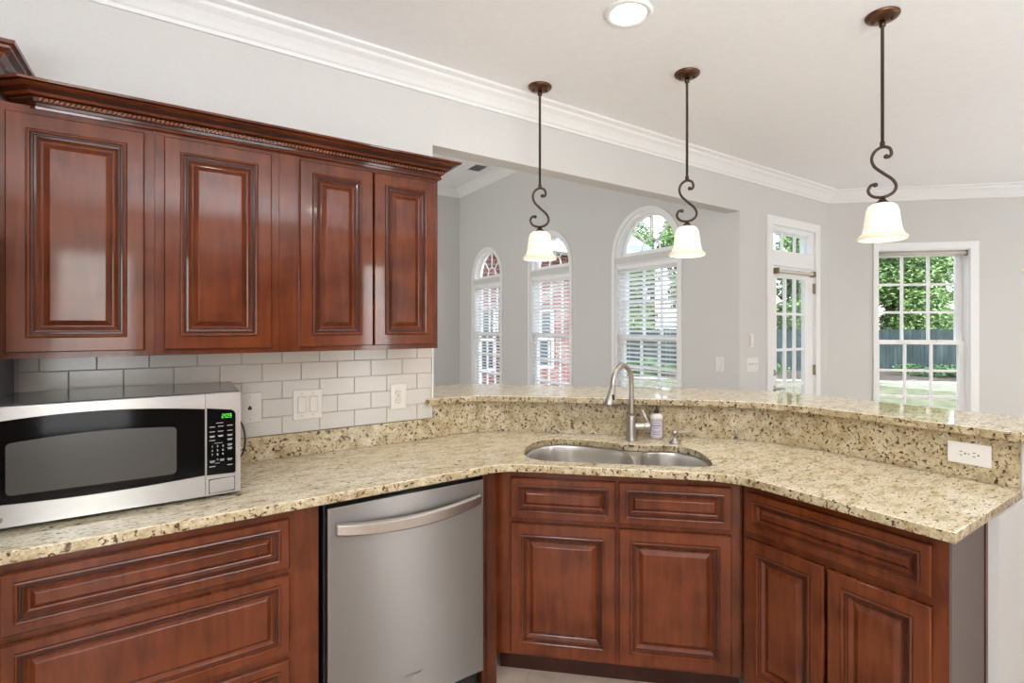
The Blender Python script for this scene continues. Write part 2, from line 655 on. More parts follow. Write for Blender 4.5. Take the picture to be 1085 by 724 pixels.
def text_mesh(name, body, size, mat, parent, loc, extrude=0.0006, bold=0.0, xscale=1.0):
    """upright lettering in the local XZ plane facing -Y"""
    cu = bpy.data.curves.new('tmp', 'FONT')
    cu.body = body
    cu.size = size
    cu.extrude = extrude
    cu.offset = bold
    cu.align_x = 'CENTER'
    cu.align_y = 'CENTER'
    o = bpy.data.objects.new('tmp', cu)
    COL.objects.link(o)
    bpy.context.view_layer.update()
    me = bpy.data.meshes.new_from_object(o.evaluated_get(bpy.context.evaluated_depsgraph_get()))
    bpy.data.objects.remove(o)
    me.transform(Matrix.Scale(xscale, 4, (1, 0, 0)))
    me.transform(Matrix.Rotation(R(90), 4, 'X'))
    me.materials.clear()
    me.materials.append(mat)
    me.name = name
    return link(name, me, parent, loc)


def fillet(pts, tl, seg=8):
    """round the inner vertices of an open path; tl: tangent length per vertex"""
    out = [Vector(pts[0])]
    for i in range(1, len(pts) - 1):
        p = Vector(pts[i]); a = Vector(pts[i - 1]); b = Vector(pts[i + 1])
        t = tl[i - 1]
        if t <= 0:
            out.append(p); continue
        p0 = p + (a - p).normalized() * t
        p1 = p + (b - p).normalized() * t
        for k in range(seg + 1):
            s = k / seg
            out.append((1 - s) ** 2 * p0 + 2 * s * (1 - s) * p + s * s * p1)
    out.append(Vector(pts[-1]))
    return out


def offset_path(path, d):
    """offset to the left of the path direction"""
    P = [Vector(p) for p in path]
    out = []
    for i in range(len(P)):
        a = (P[i] - P[i - 1]).normalized() if i > 0 else (P[1] - P[0]).normalized()
        b = (P[i + 1] - P[i]).normalized() if i < len(P) - 1 else a
        na = Vector((-a.y, a.x)); nb = Vector((-b.y, b.x))
        m = (na + nb).normalized()
        out.append(P[i] + m * d / max(m.dot(na), 0.3))
    return out


def catmull(pts, seg=5, closed=True):
    out = []
    n = len(pts)
    for i in range(n if closed else n - 1):
        p0, p1, p2, p3 = [Vector(pts[(i + j) % n]) if closed else Vector(pts[min(max(i + j, 0), n - 1)]) for j in (-1, 0, 1, 2)]
        for k in range(seg):
            s = k / seg
            out.append(0.5 * ((2 * p1) + (-p0 + p2) * s + (2 * p0 - 5 * p1 + 4 * p2 - p3) * s * s + (-p0 + 3 * p1 - 3 * p2 + p3) * s ** 3))
    if not closed:
        out.append(Vector(pts[-1]))
    return out


def S(t, n):
    """sink-side frame: t along the 45 degree counter, n outward from the camera corner"""
    return Vector(((t + n) / RT2, (n - t) / RT2))


# ------------------------------------------------------------------ room shell
YA = 2.475                  # kitchen face of the wall with the opening
CEIL = 2.75
CEIL2 = 3.62
XC = 3.61                   # face of the wall with the arched windows
# floor and ceilings
MB().box(-2.6, 7.2, -3.4, 7.8, -0.12, 0.0).build('floor', M['floor'], kind='structure')
shape('ceiling', M['ceiling'], [(-2.5, -3.3), (7.0, -3.3), (7.0, 0.44), (4.97, YA + 0.06), (-2.5, YA + 0.06)], th=0.12, z0=CEIL, kind='structure')
MB().box(-2.1, XC + 0.13, YA + 0.06, 7.7, CEIL2, CEIL2 + 0.12).build('ceiling_beyond', M['ceiling'], kind='structure')
# wall A with the wide opening and the door
wa = shape('wall_front', M['wall'], [(-2.5, 0), (1.037, 0), (1.037, 2.39), (XC, 2.39), (XC, 0), (4.06, 0), (4.06, 2.34), (4.76, 2.34), (4.76, 0), (5.0, 0), (5.0, 2.87), (XC + 0.13, 2.87), (XC + 0.13, CEIL2), (-2.5, CEIL2)],
           th=0.12, vertical=True, z0=YA, kind='structure')


def arch_pts(cx, r, zs, seg=28):
    return [(cx + r * math.cos(math.pi * k / seg), zs + r * math.sin(math.pi * k / seg)) for k in range(seg + 1)]


def rect(x0, x1, z0, z1):
    return [(x0, z0), (x1, z0), (x1, z1), (x0, z1)]


WC = (6.645, 5.08, 3.507)
HW = 0.41
ZS = 2.165
ZB = 2.10
ZSILL = 0.45
holes = []
for y in WC:
    holes.append(arch_pts(-y, HW, ZS))
    holes.append(rect(-y - HW, -y + HW, ZSILL, ZB))
shape('wall_right_beyond', M['wall'], rect(-7.54, -(YA + 0.12), 0, CEIL2), holes, th=0.13, vertical=True, loc=(XC, 0, 0), rot=-90, kind='structure')
MB().box(-2.1, XC + 0.13, 7.54, 7.66, 0, CEIL2).build('wall_back_beyond', M['wall'], kind='structure')
MB().box(-2.1, -2.0, YA + 0.12, 7.54, 0, CEIL2).build('wall_left_beyond', M['wall'], kind='structure')
# angled wall with the sash window; local X runs along it from the corner
WX0, WX1, WZ0, WZ1 = 0.44, 1.205, 0.50, 2.185
shape('wall_angled', M['wall'], rect(0, 2.75, 0, CEIL), [rect(WX0, WX1, WZ0, WZ1)], th=0.14, vertical=True, loc=(5.0, YA, 0), rot=-45, kind='structure')
MB().box(6.94, 7.06, -3.3, 0.54, 0, CEIL).build('wall_right', M['wall'], kind='structure')
shape('wall_back', M['wall'], rect(-2.5, 7.0, 0, CEIL), [rect(2.05, 2.47, 0.3, 2.4), rect(-1.1, -0.4, 0.35, 2.35), rect(4.8, 5.6, 0.5, 2.3)], th=0.12, vertical=True, z0=-3.32, kind='structure')
shape('wall_left', M['wall'], rect(-YA, 3.2, 0, CEIL), [rect(0.8, 1.6, 0.55, 2.35)], th=0.12, vertical=True, loc=(-2.5, 0, 0), rot=-90, kind='structure')
bpy.data.objects['wall_left'].location.x = -2.5
# unseen wall added right of the camera to shade the half wall end
MB().box(1.95, 3.1, -0.62, -0.50, 0, 2.10).build('wall_light_block', M['wall'], kind='structure')
for nm, x0, x1, z0, z1 in (('window_5', 2.05, 2.47, 0.3, 2.4), ('window_6', -1.1, -0.4, 0.35, 2.35), ('window_7', 4.8, 5.6, 0.5, 2.3)):
    w = structure(nm, (0, -3.26, 0))
    shape('window_frame', M['trim'], rect(x0, x1, z0, z1), [rect(x0 + 0.05, x1 - 0.05, z0 + 0.05, z1 - 0.05)], th=0.05, vertical=True, z0=-0.02, parent=w)
    MB().box(x0 + 0.05, x1 - 0.05, 0.0, 0.004, z0 + 0.05, z1 - 0.05).build('glass_pane', M['glass'], w)

# crown moulding of the rooms
CROWN = [(0, -0.110), (0.012, -0.110), (0.014, -0.096), (0.022, -0.090), (0.034, -0.072), (0.052, -0.050), (0.074, -0.034), (0.080, -0.022), (0.092, -0.018), (0.105, -0.012), (0.105, 0.0), (0, 0)]
# path runs so that the room is on its right-hand side
pth = [(-2.5, YA), (5.0, YA), (6.94, 0.535), (6.94, -3.2)]
MB().sweep(pth, [(o, CEIL + z) for o, z in CROWN]).build('trim_1', M['trim'], kind='structure')
pth = [(-2.0, YA + 0.12), (-2.0, 7.54), (XC, 7.54), (XC, YA + 0.12)]
MB().sweep(pth, [(o * 1.1, CEIL2 + z * 1.05) for o, z in CROWN]).build('trim_2', M['trim'], kind='structure')
# baseboards
BB = [(0, 0), (0.014, 0), (0.014, 0.11), (0.008, 0.13), (0, 0.13)]
MB().sweep([(4.84, YA), (5.0, YA), (6.94, 0.535), (6.94, -3.2)], BB).build('baseboard_right', M['trim'], kind='structure')
MB().sweep([(-2.0, 7.54), (XC, 7.54), (XC, YA + 0.12)], BB).build('baseboard_back', M['trim'], kind='structure')


# ------------------------------------------------------------------ windows
def grid(mb, x0, x1, z0, z1, nx, nz, w, y0, y1):
    for i in range(1, nx):
        x = x0 + (x1 - x0) * i / nx
        mb.box(x - w / 2, x + w / 2, y0, y1, z0, z1)
    for j in range(1, nz):
        z = z0 + (z1 - z0) * j / nz
        mb.box(x0, x1, y0 + 0.001, y1 - 0.001, z - w / 2, z + w / 2)


def sash(name, par, x0, x1, z0, z1, nx, nz, y, sl, sr, st, sb):
    f = shape(name, M['trim'], rect(x0, x1, z0, z1), [rect(x0 + sl, x1 - sr, z0 + sb, z1 - st)], th=0.035, vertical=True, z0=y, parent=par)
    g = MB()
    grid(g, x0 + sl, x1 - sr, z0 + sb, z1 - st, nx, nz, 0.022, y + 0.006, y + 0.028)
    g.build('muntin_grid', M['trim'], f)
    MB().box(x0 + sl, x1 - sr, y + 0.015, y + 0.019, z0 + sb, z1 - st).build('glass_pane', M['glass'], f)
    return f


# arched windows
for i, y in enumerate(WC):
    w = structure('window_%d' % (i + 1), (XC, -0.0, 0), -90)
    c = -y
    arch = arch_pts(c, HW, ZS)
    full = [(c - HW, ZSILL), (c + HW, ZSILL)] + arch
    co = arch_pts(c, HW + 0.045, ZS)
    full_out = [(c - HW - 0.045, ZSILL), (c + HW + 0.045, ZSILL)] + co
    shape('casing', M['trim'], full_out, [full], th=0.014, vertical=True, z0=-0.014, parent=w)
    # jamb liners
    shape('jamb', M['trim'], arch, [arch_pts(c, HW - 0.03, ZS + 0.012)], th=0.13, vertical=True, z0=0.001, parent=w)
    shape('jamb', M['trim'], rect(c - HW, c + HW, ZSILL, ZB), [rect(c - HW + 0.02, c + HW - 0.02, ZSILL + 0.02, ZB - 0.012)], th=0.128, vertical=True, z0=0.001, parent=w)
    MB().box(c - HW - 0.06, c + HW + 0.06, -0.06, 0.0, ZSILL - 0.03, ZSILL).build('window_sill', M['trim'], w, bevel=0.004)
    af = shape('arched_sash', M['trim'], arch_pts(c, HW - 0.03, ZS + 0.012), [arch_pts(c, HW - 0.085, ZS + 0.05)], th=0.03, vertical=True, z0=0.07, parent=w)
    g = MB()
    zc = ZS + 0.05
    r1, r2 = 0.115, HW - 0.085
    pts = [(c + r1 * math.cos(math.pi * k / 20), 0.085, zc + r1 * math.sin(math.pi * k / 20)) for k in range(21)]
    g.tube(pts, 0.009, 6)
    for a in (45, 90, 135):
        g.tube([(c + r1 * math.cos(R(a)), 0.085, zc + r1 * math.sin(R(a))), (c + r2 * math.cos(R(a)), 0.085, zc + r2 * math.sin(R(a)))], 0.009, 6)
    g.build('sunburst_grille', M['trim'], af)
    shape('glass_pane', M['glass'], arch_pts(c, HW - 0.087, ZS + 0.052), th=0.003, vertical=True, z0=0.080, parent=af)
    x0, x1 = c - HW + 0.02, c + HW - 0.02
    sash('upper_sash', w, x0, x1, 1.35, ZB - 0.012, 3, 2, 0.094, 0.045, 0.045, 0.04, 0.04)
    sash('lower_sash', w, x0, x1, ZSILL + 0.02, 1.39, 3, 3, 0.058, 0.045, 0.045, 0.045, 0.05)

# blinds, one per arched window
BL = ['white slatted blind on the narrow arched window nearest the red wall cabinets',
      'white slatted blind on the middle arched window, brick wall showing through it',
      'white slatted blind on the arched window behind the faucet, greenery through it']
for i, y in enumerate(WC):
    b = thing('window_blind', BL[i], 'window blind', (XC, -0.0, 0), -90, 'slatted blinds on the arched windows')
    c = -y
    x0, x1 = c - HW + 0.024, c + HW - 0.024
    MB().box(x0, x1, 0.006, 0.052, 2.046, 2.086).build('headrail', M['blind'], b, bevel=0.002)
    zbot = 0.52
    sl = MB()
    z = 2.022
    while z > zbot + 0.04:
        mt = Matrix.Translation((0, 0.031, z)) @ Matrix.Rotation(R(-24), 4, 'X')
        sl.box(x0, x1, -0.024, 0.024, -0.0013, 0.0013, mt)
        z -= 0.0425
    sl.build('slats', M['slat'], b)
    MB().box(x0, x1, 0.008, 0.052, zbot - 0.005, zbot + 0.015).build('bottom_rail', M['blind'], b, bevel=0.002)
    cd = MB()
    for xx in (x0 + 0.12, x1 - 0.12):
        cd.tube([(xx, 0.006, 2.05), (xx, 0.006, zbot)], 0.0012, 5)
        cd.tube([(xx, 0.056, 2.05), (xx, 0.056, zbot)], 0.0012, 5)
    cd.build('ladder_cord', M['blind'], b)
    MB().tube([(x0 + 0.04, 0.002, 2.05), (x0 + 0.04, 0.001, 1.25)], 0.004, 8).build('tilt_wand', M['blind'], b)

# sash window on the angled wall
w4 = structure('window_4', (5.0, YA, 0), -45)
shape('casing', M['trim'], rect(WX0 - 0.045, WX1 + 0.07, WZ0 - 0.06, WZ1 + 0.065), [rect(WX0, WX1, WZ0, WZ1)], th=0.018, vertical=True, z0=-0.018, bevel=0.002, parent=w4)
shape('jamb', M['trim'], rect(WX0, WX1, WZ0, WZ1), [rect(WX0 + 0.006, WX1 - 0.006, WZ0 + 0.02, WZ1 - 0.01)], th=0.138, vertical=True, z0=0.001, parent=w4)
sash('upper_sash', w4, WX0 + 0.006, WX1 - 0.006, 1.31, WZ1 - 0.01, 3, 3, 0.095, 0.02, 0.055, 0.045, 0.035)
sash('lower_sash', w4, WX0 + 0.006, WX1 - 0.006, WZ0 + 0.02, 1.345, 3, 3, 0.058, 0.03, 0.05, 0.04, 0.05)
lk = MB()
for xx in (0.66, 0.98):
    lk.box(xx - 0.025, xx + 0.025, 0.035, 0.058, 1.333, 1.348)
lk.build('sash_lock', M['trim'], w4, bevel=0.003)
rs = thing('roller_shade', 'beige roller shade rolled up at the top of the white sash window', 'roller shade', (5.0, YA, 0), -45)
MB().lathe([(0.018, 0), (0.018, WX1 - WX0 - 0.03)], (WX0 + 0.015, 0.03, 2.152), 16, (1, 0, 0)).build('rolled_cloth', M['shade_cloth'], rs)
for xa in (WX0 + 0.008, WX1 - 0.014):
    MB().box(xa, xa + 0.006, 0.008, 0.055, 2.125, 2.173).build('bracket', M['brass'], rs)

# glazed door with transom
d1 = structure('door_1', (0, YA, 0), 0)
DX0, DX1 = 4.06, 4.76
casing = [(DX0 - 0.085, 0), (DX0, 0), (DX0, 2.335), (DX1, 2.335), (DX1, 0), (DX1 + 0.075, 0), (DX1 + 0.075, 2.41), (DX0 - 0.085, 2.41)]
shape('casing', M['trim'], casing, th=0.018, vertical=True, z0=-0.018, bevel=0.003, parent=d1)
shape('door_frame', M['trim'], rect(DX0, DX1, 0, 2.338), [rect(DX0 + 0.012, DX1 - 0.012, 0.012, 1.995), rect(DX0 + 0.03, DX1 - 0.05, 2.13, 2.295)], th=0.11, vertical=True, z0=0.004, parent=d1)
tg = MB()
grid(tg, DX0 + 0.03, DX1 - 0.05, 2.13, 2.295, 3, 1, 0.02, 0.04, 0.06)
tr = tg.build('transom_grid', M['trim'], d1)
MB().box(DX0 + 0.03, DX1 - 0.05, 0.048, 0.052, 2.13, 2.295).build('transom_pane', M['glass'], d1)
slab = shape('door_leaf', M['trim'], rect(DX0 + 0.014, DX1 - 0.014, 0.014, 1.992), [rect(4.15, 4.615, 0.33, 1.895)], th=0.04, vertical=True, z0=0.008, bevel=0.002, parent=d1)
g = MB()
grid(g, 4.15, 4.615, 0.33, 1.895, 3, 5, 0.022, 0.016, 0.04)
g.build('muntin_grid', M['trim'], slab)
MB().box(4.15, 4.615, 0.026, 0.030, 0.33, 1.895).build('glass_pane', M['glass'], slab)
MB().lathe([(0.028, 0), (0.028, 0.006), (0.018, 0.012), (0.016, 0.02), (0.014, 0.022)], (4.105, 0.008, 1.08), 20, (0, -1, 0)).build('deadbolt', M['nickel'], slab)
hd = MB().lathe([(0.027, 0), (0.027, 0.006), (0.012, 0.012), (0.011, 0.045)], (4.105, 0.008, 0.945), 20, (0, -1, 0))
hd.tube([(4.105, -0.034, 0.945), (4.13, -0.040, 0.948), (4.17, -0.038, 0.944), (4.21, -0.034, 0.938)], [0.009, 0.008, 0.007, 0.006], 10)
hd.build('lever_handle', M['nickel'], slab)
for z in (1.82, 1.075, 0.3):
    MB().box(DX1 - 0.018, DX1 - 0.004, -0.006, 0.01, z - 0.045, z + 0.045).tube([(DX1 - 0.011, -0.008, z - 0.048), (DX1 - 0.011, -0.008, z + 0.048)], 0.006, 8).build('hinge', M['brass'], d1)
ds = thing('door_shade', 'narrow beige shade rolled up above the panes of the glazed white door', 'door shade', (0, YA, 0), 0)
MB().box(4.10, 4.68, -0.038, -0.002, 1.932, 1.962).build('headrail', M['shade_cloth'], ds, bevel=0.006)
for xa in (4.085, 4.68):
    MB().box(xa, xa + 0.015, -0.05, -0.001, 1.92, 1.97).build('bracket', M['brass'], ds)


# ------------------------------------------------------------------ cabinets
def panel_front(name, parent, u0, u1, z0, z1, y, small=False, label=None):
    """mitred raised panel door or drawer front; outer face at local y, back at y+0.02"""
    if small:
        prof = [(0, .0205), (0, .004), (.003, .0), (.025, .0), (.0265, -.004), (.030, -.0055), (.0335, -.004), (.035, .0005), (.0385, .0005), (.040, .004), (.044, .0045), (.050, .0115), (.0535, .013), (.0545, .013), (.064, .0045), (.066, .0035)]
    else:
        prof = [(0, .0205), (0, .004), (.003, .0), (.043, .0), (.045, -.0045), (.049, -.006), (.053, -.0045), (.055, .0005), (.059, .0005), (.061, .004), (.066, .005), (.074, .0130), (.078, .0145), (.080, .0145), (.094, .0045), (.0965, .0035)]
    dark = {3, 7, 9, 12}
    mb = MB()
    rings = []
    for d, dy in prof:
        rings.append([mb.bm.verts.new((x, y + dy, z)) for x, z in ((u0 + d, z0 + d), (u1 - d, z0 + d), (u1 - d, z1 - d), (u0 + d, z1 - d))])
    for i in range(len(rings) - 1):
        mb.mi = 1 if i in dark else 0
        for k in range(4):
            mb.face([rings[i][k], rings[i][(k + 1) % 4], rings[i + 1][(k + 1) % 4], rings[i + 1][k]])
    mb.mi = 0
    mb.face(rings[-1])
    mb.face(rings[0][::-1])
    o = mb.build(name, [M['wood'], M['glaze']], parent)
    return o


def frame_mesh(outer, holes, y0, th):
    return flat_shape(rect(*outer), [rect(*h) for h in holes], th, 0, True, y0)


def carcass(parent, u0, u1, z0, z1, y0, y1, toe=0, side_mat=None):
    m = MB()
    t = 0.016
    m.box(u0, u0 + t, y0, y1, z0, z1).box(u1 - t, u1, y0, y1, z0, z1)
    m.box(u0 + t, u1 - t, y0, y1, z0, z0 + t).box(u0 + t, u1 - t, y1 - t, y1, z0 + t, z1)
    return m


# ---- upper cabinets: door face y 2.15, frame y 2.17
UF = 2.17
UB, UT = 1.378, 2.135


def upper(label, x0, x1, doors, fr_holes):
    t = thing('wall_cabinet', label, 'wall cabinet', (x0, UF, UB), 0, 'red cherry wall cabinets')
    w = x1 - x0
    h = UT - UB
    c = carcass(t, 0, w, 0, h, 0.02, YA - UF - 0.003)
    c.box(0.016, w - 0.016, 0.02, YA - UF - 0.02, h - 0.016, h)
    c.build('carcass', M['wood'], t)
    me = frame_mesh((0, w, 0, h), [(a - x0, b - x0, 0.06, h - 0.07) for a, b in fr_holes], 0, 0.0195)
    me.materials.append(M['wood'])
    link('face_frame', me, t)
    for a, b in doors:
        panel_front('door', t, a - x0, b - x0, 1.397 - UB, 2.107 - UB, -0.0215)
    return t


upper('cherry wall cabinet with one wide raised panel door, leftmost, above the microwave', -0.445, -0.068, [(-0.414, -0.094)], [(-0.39, -0.12)])
upper('cherry wall cabinet with one raised panel door, second from the left', -0.067, 0.302, [(-0.042, 0.275)], [(-0.02, 0.25)])
upper('cherry wall cabinet with two narrow raised panel doors beside the opening', 0.303, 0.932, [(0.370, 0.6435), (0.6485, 0.918)], [(0.395, 0.89)])

# ---- crown on the upper cabinets with a rope bead
UC = [(0, 2.108), (0.012, 2.108), (0.014, 2.118), (0.010, 2.124), (0.012, 2.138), (0.020, 2.141), (0.022, 2.156), (0.024, 2.160), (0.034, 2.166), (0.040, 2.178), (0.052, 2.196), (0.062, 2.203), (0.066, 2.208), (0.078, 2.211), (0.080, 2.222), (0, 2.222)]
UC = [(o * 1.0, 2.126 + (z - 2.108) * 0.071 / 0.114) for o, z in UC]
cm = thing('cabinet_crown', 'stepped cherry crown moulding with a rope bead along the wall cabinet tops', 'crown moulding', (0, 0, 0))
yf = UF - 0.001
cpath = [(-0.40, yf + 0.055), (-0.345, yf), (0.933, yf), (0.933, YA - 0.01)]
MB().sweep(cpath, UC, dark={3, 5, 7, 9, 12}).build('crown_profile', [M['wood'], M['glaze']], cm)
rp = MB()
x = -0.338
while x < 0.945:
    mt = Matrix.Translation((x, yf - 0.0245, 2.1515)) @ Matrix.Rotation(R(38), 4, 'Y')
    seg = 8
    rings = []
    for a in (-0.0072, -0.0052, 0, 0.0052, 0.0072):
        rr = 0.0052 * math.sqrt(max(0.05, 1 - (a / 0.0074) ** 2))
        rings.append([mt @ Vector((rr * math.cos(2 * math.pi * k / seg), rr * math.sin(2 * math.pi * k / seg), a)) for k in range(seg)])
    rp.loft(rings, smooth=True, cap0=True, cap1=True)
    x += 0.0122
rp.build('rope_bead', M['rope'], cm)

# ---- taller cabinet over the refrigerator: only its crown corner shows
tc = thing('tall_wall_cabinet', 'cherry cabinet over the refrigerator, only its crown corner above the left wall cabinet', 'wall cabinet', (0, 0, 0))
MB().box(-1.33, -0.447, 2.14, YA - 0.002, 1.80, 2.215).build('carcass', M['wood'], tc)
panel_front('door', tc, -1.31, -0.895, 1.82, 2.18, 2.118)
panel_front('door', tc, -0.885, -0.47, 1.82, 2.18, 2.118)
TC = [(0, 2.19), (0.010, 2.19), (0.012, 2.20), (0.020, 2.208), (0.026, 2.225), (0.032, 2.232), (0.042, 2.252), (0.056, 2.262), (0.058, 2.268), (0.068, 2.272), (0.069, 2.282), (0, 2.282)]
tcw = MB().sweep([(-1.33, 2.14), (-0.447, 2.14), (-0.447, YA - 0.01)], [(o, z + 0.034 if z < 2.2 else z) for o, z in TC])
tcw.build('crown_profile', M['wood'], tc)

# ---- refrigerator, off to the left
fr = thing('refrigerator', 'dark grey refrigerator, only its side sliver beside the microwave shows', 'refrigerator', (0, 0, 0))
MB().box(-1.35, -0.449, 1.83, YA - 0.02, 0.03, 1.76).build('body', M['fridge'], fr, bevel=0.006)
MB().box(-1.35, -0.905, 1.76, 1.825, 0.06, 1.755).build('door', M['steel'], fr, bevel=0.01)
MB().box(-0.895, -0.449, 1.76, 1.825, 0.06, 1.755).build('door', M['steel'], fr, bevel=0.01)
for xx in (-0.95, -0.85):
    MB().tube([(xx, 1.765, 0.7), (xx, 1.715, 0.74), (xx, 1.715, 1.5), (xx, 1.765, 1.54)], 0.012, 10).build('door_handle', M['steel'], fr)
MB().box(-1.3, -0.5, 1.86, 2.40, 0.0, 0.03).build('base_grille', M['black'], fr)

# ---- base cabinets
CT0, CT1 = 0.882, 0.914


def base_front(t, w, holes, zt=0.881, zb=0.105):
    me = frame_mesh((0, w, zb, zt), holes, 0, 0.0195)
    me.materials.append(M['wood'])
    return link('face_frame', me, t)


# drawer base under the microwave: door face y 1.87
t = thing('drawer_cabinet', 'cherry base cabinet with three wide raised panel drawers, under the microwave', 'base cabinet', (-0.445, 1.892, 0), 0)
w = 0.395 + 0.445 - 0.012
c = carcass(t, 0, w, 0.105, 0.88, 0.02, 0.57)
c.build('carcass', M['wood_dark'], t)
base_front(t, w, [(0.11, 0.70, 0.16, 0.36), (0.11, 0.70, 0.44, 0.64), (0.11, 0.70, 0.71, 0.82)])
MB().box(0, w, 0.075, 0.09, 0.0, 0.105).build('toe_kick', M['glaze'], t)
for z0, z1 in ((0.686, 0.846), (0.411, 0.664), (0.128, 0.386)):
    panel_front('drawer', t, 0.045 + 0.03, 0.292 + 0.445, z0, z1, -0.0215, small=True)

# sink base (45 degrees): local X = t, door face n 2.093
t0 = -0.585
NF = 2.1145
p = S(t0, NF)
sb = thing('sink_cabinet', 'cherry sink base cabinet with two false drawer fronts above two doors', 'base cabinet', (p.x, p.y, 0), -45)
w = 0.405 - t0
m = MB()
tk = 0.016
m.box(0.05, 0.05 + tk, 0.02, 0.50, 0.105, 0.88).box(w - 0.05 - tk, w - 0.05, 0.02, 0.50, 0.105, 0.88).box(0.05 + tk, w - 0.05 - tk, 0.02, 0.50, 0.105, 0.121)
m.box(0.05 + tk, w - 0.05 - tk, 0.49, 0.50, 0.121, 0.88)
m.build('carcass', M['wood_dark'], sb)
base_front(sb, w, [(0.10, 0.46, 0.155, 0.63), (0.56, w - 0.08, 0.155, 0.63)])
MB().box(0.0, w, 0.07, 0.085, 0, 0.105).build('toe_kick', M['glaze'], sb)
for a, b in ((-0.517, -0.086), (-0.071, 0.362)):
    panel_front('false_drawer', sb, a - t0, b - t0, 0.682, 0.848, -0.0215, small=True)
    panel_front('door', sb, a - t0, b - t0, 0.124, 0.661, -0.0215)

# corner filler post between dishwasher and sink base
fl = MB().box(0.992, 1.012, 1.862, 1.90, 0.0, 0.88)
fl.box(1.012, 1.0745, 1.9135, 1.93, 0.0, 0.88)
fl.box(1.006, 1.0575, 1.862, 1.912, 0.0, 0.88)
tag(fl.build('corner_filler', M['wood_dark'], bevel=0.001), 'dark cherry filler post between the dishwasher and the sink cabinet', 'filler panel')

# peninsula base: local X = -y, faces -X ; door face x 1.742
PF = 1.7635
py0 = 1.19
pb = thing('peninsula_cabinet', 'cherry base cabinet with one wide drawer over two narrow doors, at the counter end', 'base cabinet', (PF, py0, 0), -90)
w = py0 - 0.535
c = carcass(pb, 0.0, w, 0.105, 0.88, 0.02, 0.27)
c.build('carcass', M['wood_dark'], pb)
base_front(pb, w, [(0.05, w - 0.07, 0.155, 0.64), (0.05, w - 0.07, 0.73, 0.82)])
MB().box(0.0, w, 0.07, 0.085, 0, 0.105).build('toe_kick', M['glaze'], pb)
panel_front('drawer', pb, py0 - 1.170, py0 - 0.573, 0.700, 0.848, -0.0215, small=True)
panel_front('door', pb, py0 - 1.172, py0 - 0.877, 0.124, 0.672, -0.0215)
panel_front('door', pb, py0 - 0.865, py0 - 0.573, 0.124, 0.670, -0.0215)
MB().box(w, w + 0.006, 0.0, 0.278, 0.0, 0.881).build('end_panel', M['laminate'], pb)
MB().box(w - 0.02, w + 0.010, 0.279, 0.300, 0.0, 0.881).build('scribe_strip', M['wood_dark'], pb)

# ---- unseen cabinets added behind the camera to darken reflections and bounce
for x0, x1, lab in ((0.35, 1.15, 'unseen tall cherry cabinet added for reflections, left of the pair'), (1.16, 1.96, 'unseen tall cherry cabinet added for reflections, right of the pair'),
                    (2.98, 3.95, 'unseen tall cherry cabinet added for reflections, beyond the back window'), (-0.31, 0.34, 'unseen tall cherry cabinet added for reflections, next to the small back window'), (-2.0, -1.2, 'unseen tall cherry cabinet added for reflections, in the far back corner')):
    t = thing('reflection_cabinet', lab, 'tall cabinet', (x1, -2.62, 0), 180)
    w = x1 - x0
    MB().box(0, w, 0.0, 0.57, 0.10, 2.3).build('carcass', M['wood'], t)
    MB().box(0, w, 0.06, 0.08, 0.0, 0.10).build('toe_kick', M['glaze'], t)
    for a, b in ((0.012, w / 2 - 0.003), (w / 2 + 0.003, w - 0.012)):
        panel_front('door', t, a, b, 0.13, 1.30, -0.0215)
        panel_front('door', t, a, b, 1.31, 2.27, -0.0215)

# ------------------------------------------------------------------ half wall, riser, counter, bar
riser = fillet([(2.35, 0.51), (2.35, 1.46), (1.335, YA), (1.062, YA)], [0.27, 0.13], 10)     # kitchen face of the granite riser, right to left
# (left of this path is +? side) -> direction goes away then left; the wall lies on its right-hand side
riser_b = offset_path(riser, -0.02)
shape('wall_half', M['wall'], offset_path([(2.35, 0.50)] + list(riser[1:-1]) + [(1.04, YA)], -0.022) + offset_path([(2.35, 0.50)] + list(riser[1:-1]) + [(1.04, YA)], -0.14)[::-1], th=1.079, z0=0.0, kind='structure')
shape('wall_end', M['wall'], [(2.066, 0.50), (2.371, 0.50), (2.371, 0.62), (2.066, 0.62)], th=0.8815, z0=0.0, kind='structure')
rr = [Vector((2.35, 0.512))] + list(riser[1:-1]) + [Vector((1.040, YA))]
rpoly = list(rr) + offset_path(rr, -0.0205)[::-1]
tag(shape('shaded_granite_riser', M['shaded_granite_riser'], rpoly, th=1.0795 - CT1 - 0.0005, z0=CT1 + 0.0005), 'curved speckled tan granite upstand between the counter and the raised bar', 'granite upstand')
tag(MB().box(-0.445, 1.038, YA - 0.0205, YA - 0.0005, CT1 + 0.0005, 1.0145).build('granite_backsplash', M['shaded_granite_riser'], bevel=0.002), 'low speckled granite upstand under the white wall tiles', 'granite upstand')

hole = catmull([S(*q) for q in [(-.484, 2.22), (-.505, 2.37), (-.485, 2.48), (-.42, 2.55), (-.31, 2.562), (-.16, 2.532), (-.05, 2.494), (.02, 2.485), (.115, 2.497), (.205, 2.488), (.268, 2.415), (.298, 2.29), (.302, 2.19), (.27, 2.150), (.16, 2.136), (-.05, 2.130), (-.28, 2.128), (-.41, 2.142)]], 5)
fe = fillet([(-0.445, 1.835), (1.075, 1.835), (1.71, 1.198), (1.71, 0.505)], [0.07, 0.13], 8)
outline = list(fe) + [Vector((2.3495, 0.505))] + [Vector((2.3495, 0.52))] + [Vector((q.x - 0.0005, q.y - 0.0005)) for q in riser[1:-1]] + [Vector((1.04, YA - 0.0005)), Vector((-0.445, YA - 0.0005))]
ct = shape('countertop', M['granite'], outline, [hole], th=CT1 - CT0, z0=CT0, bevel=0.004)
tag(ct, 'cream and brown speckled granite countertop with a sink cutout', 'countertop')



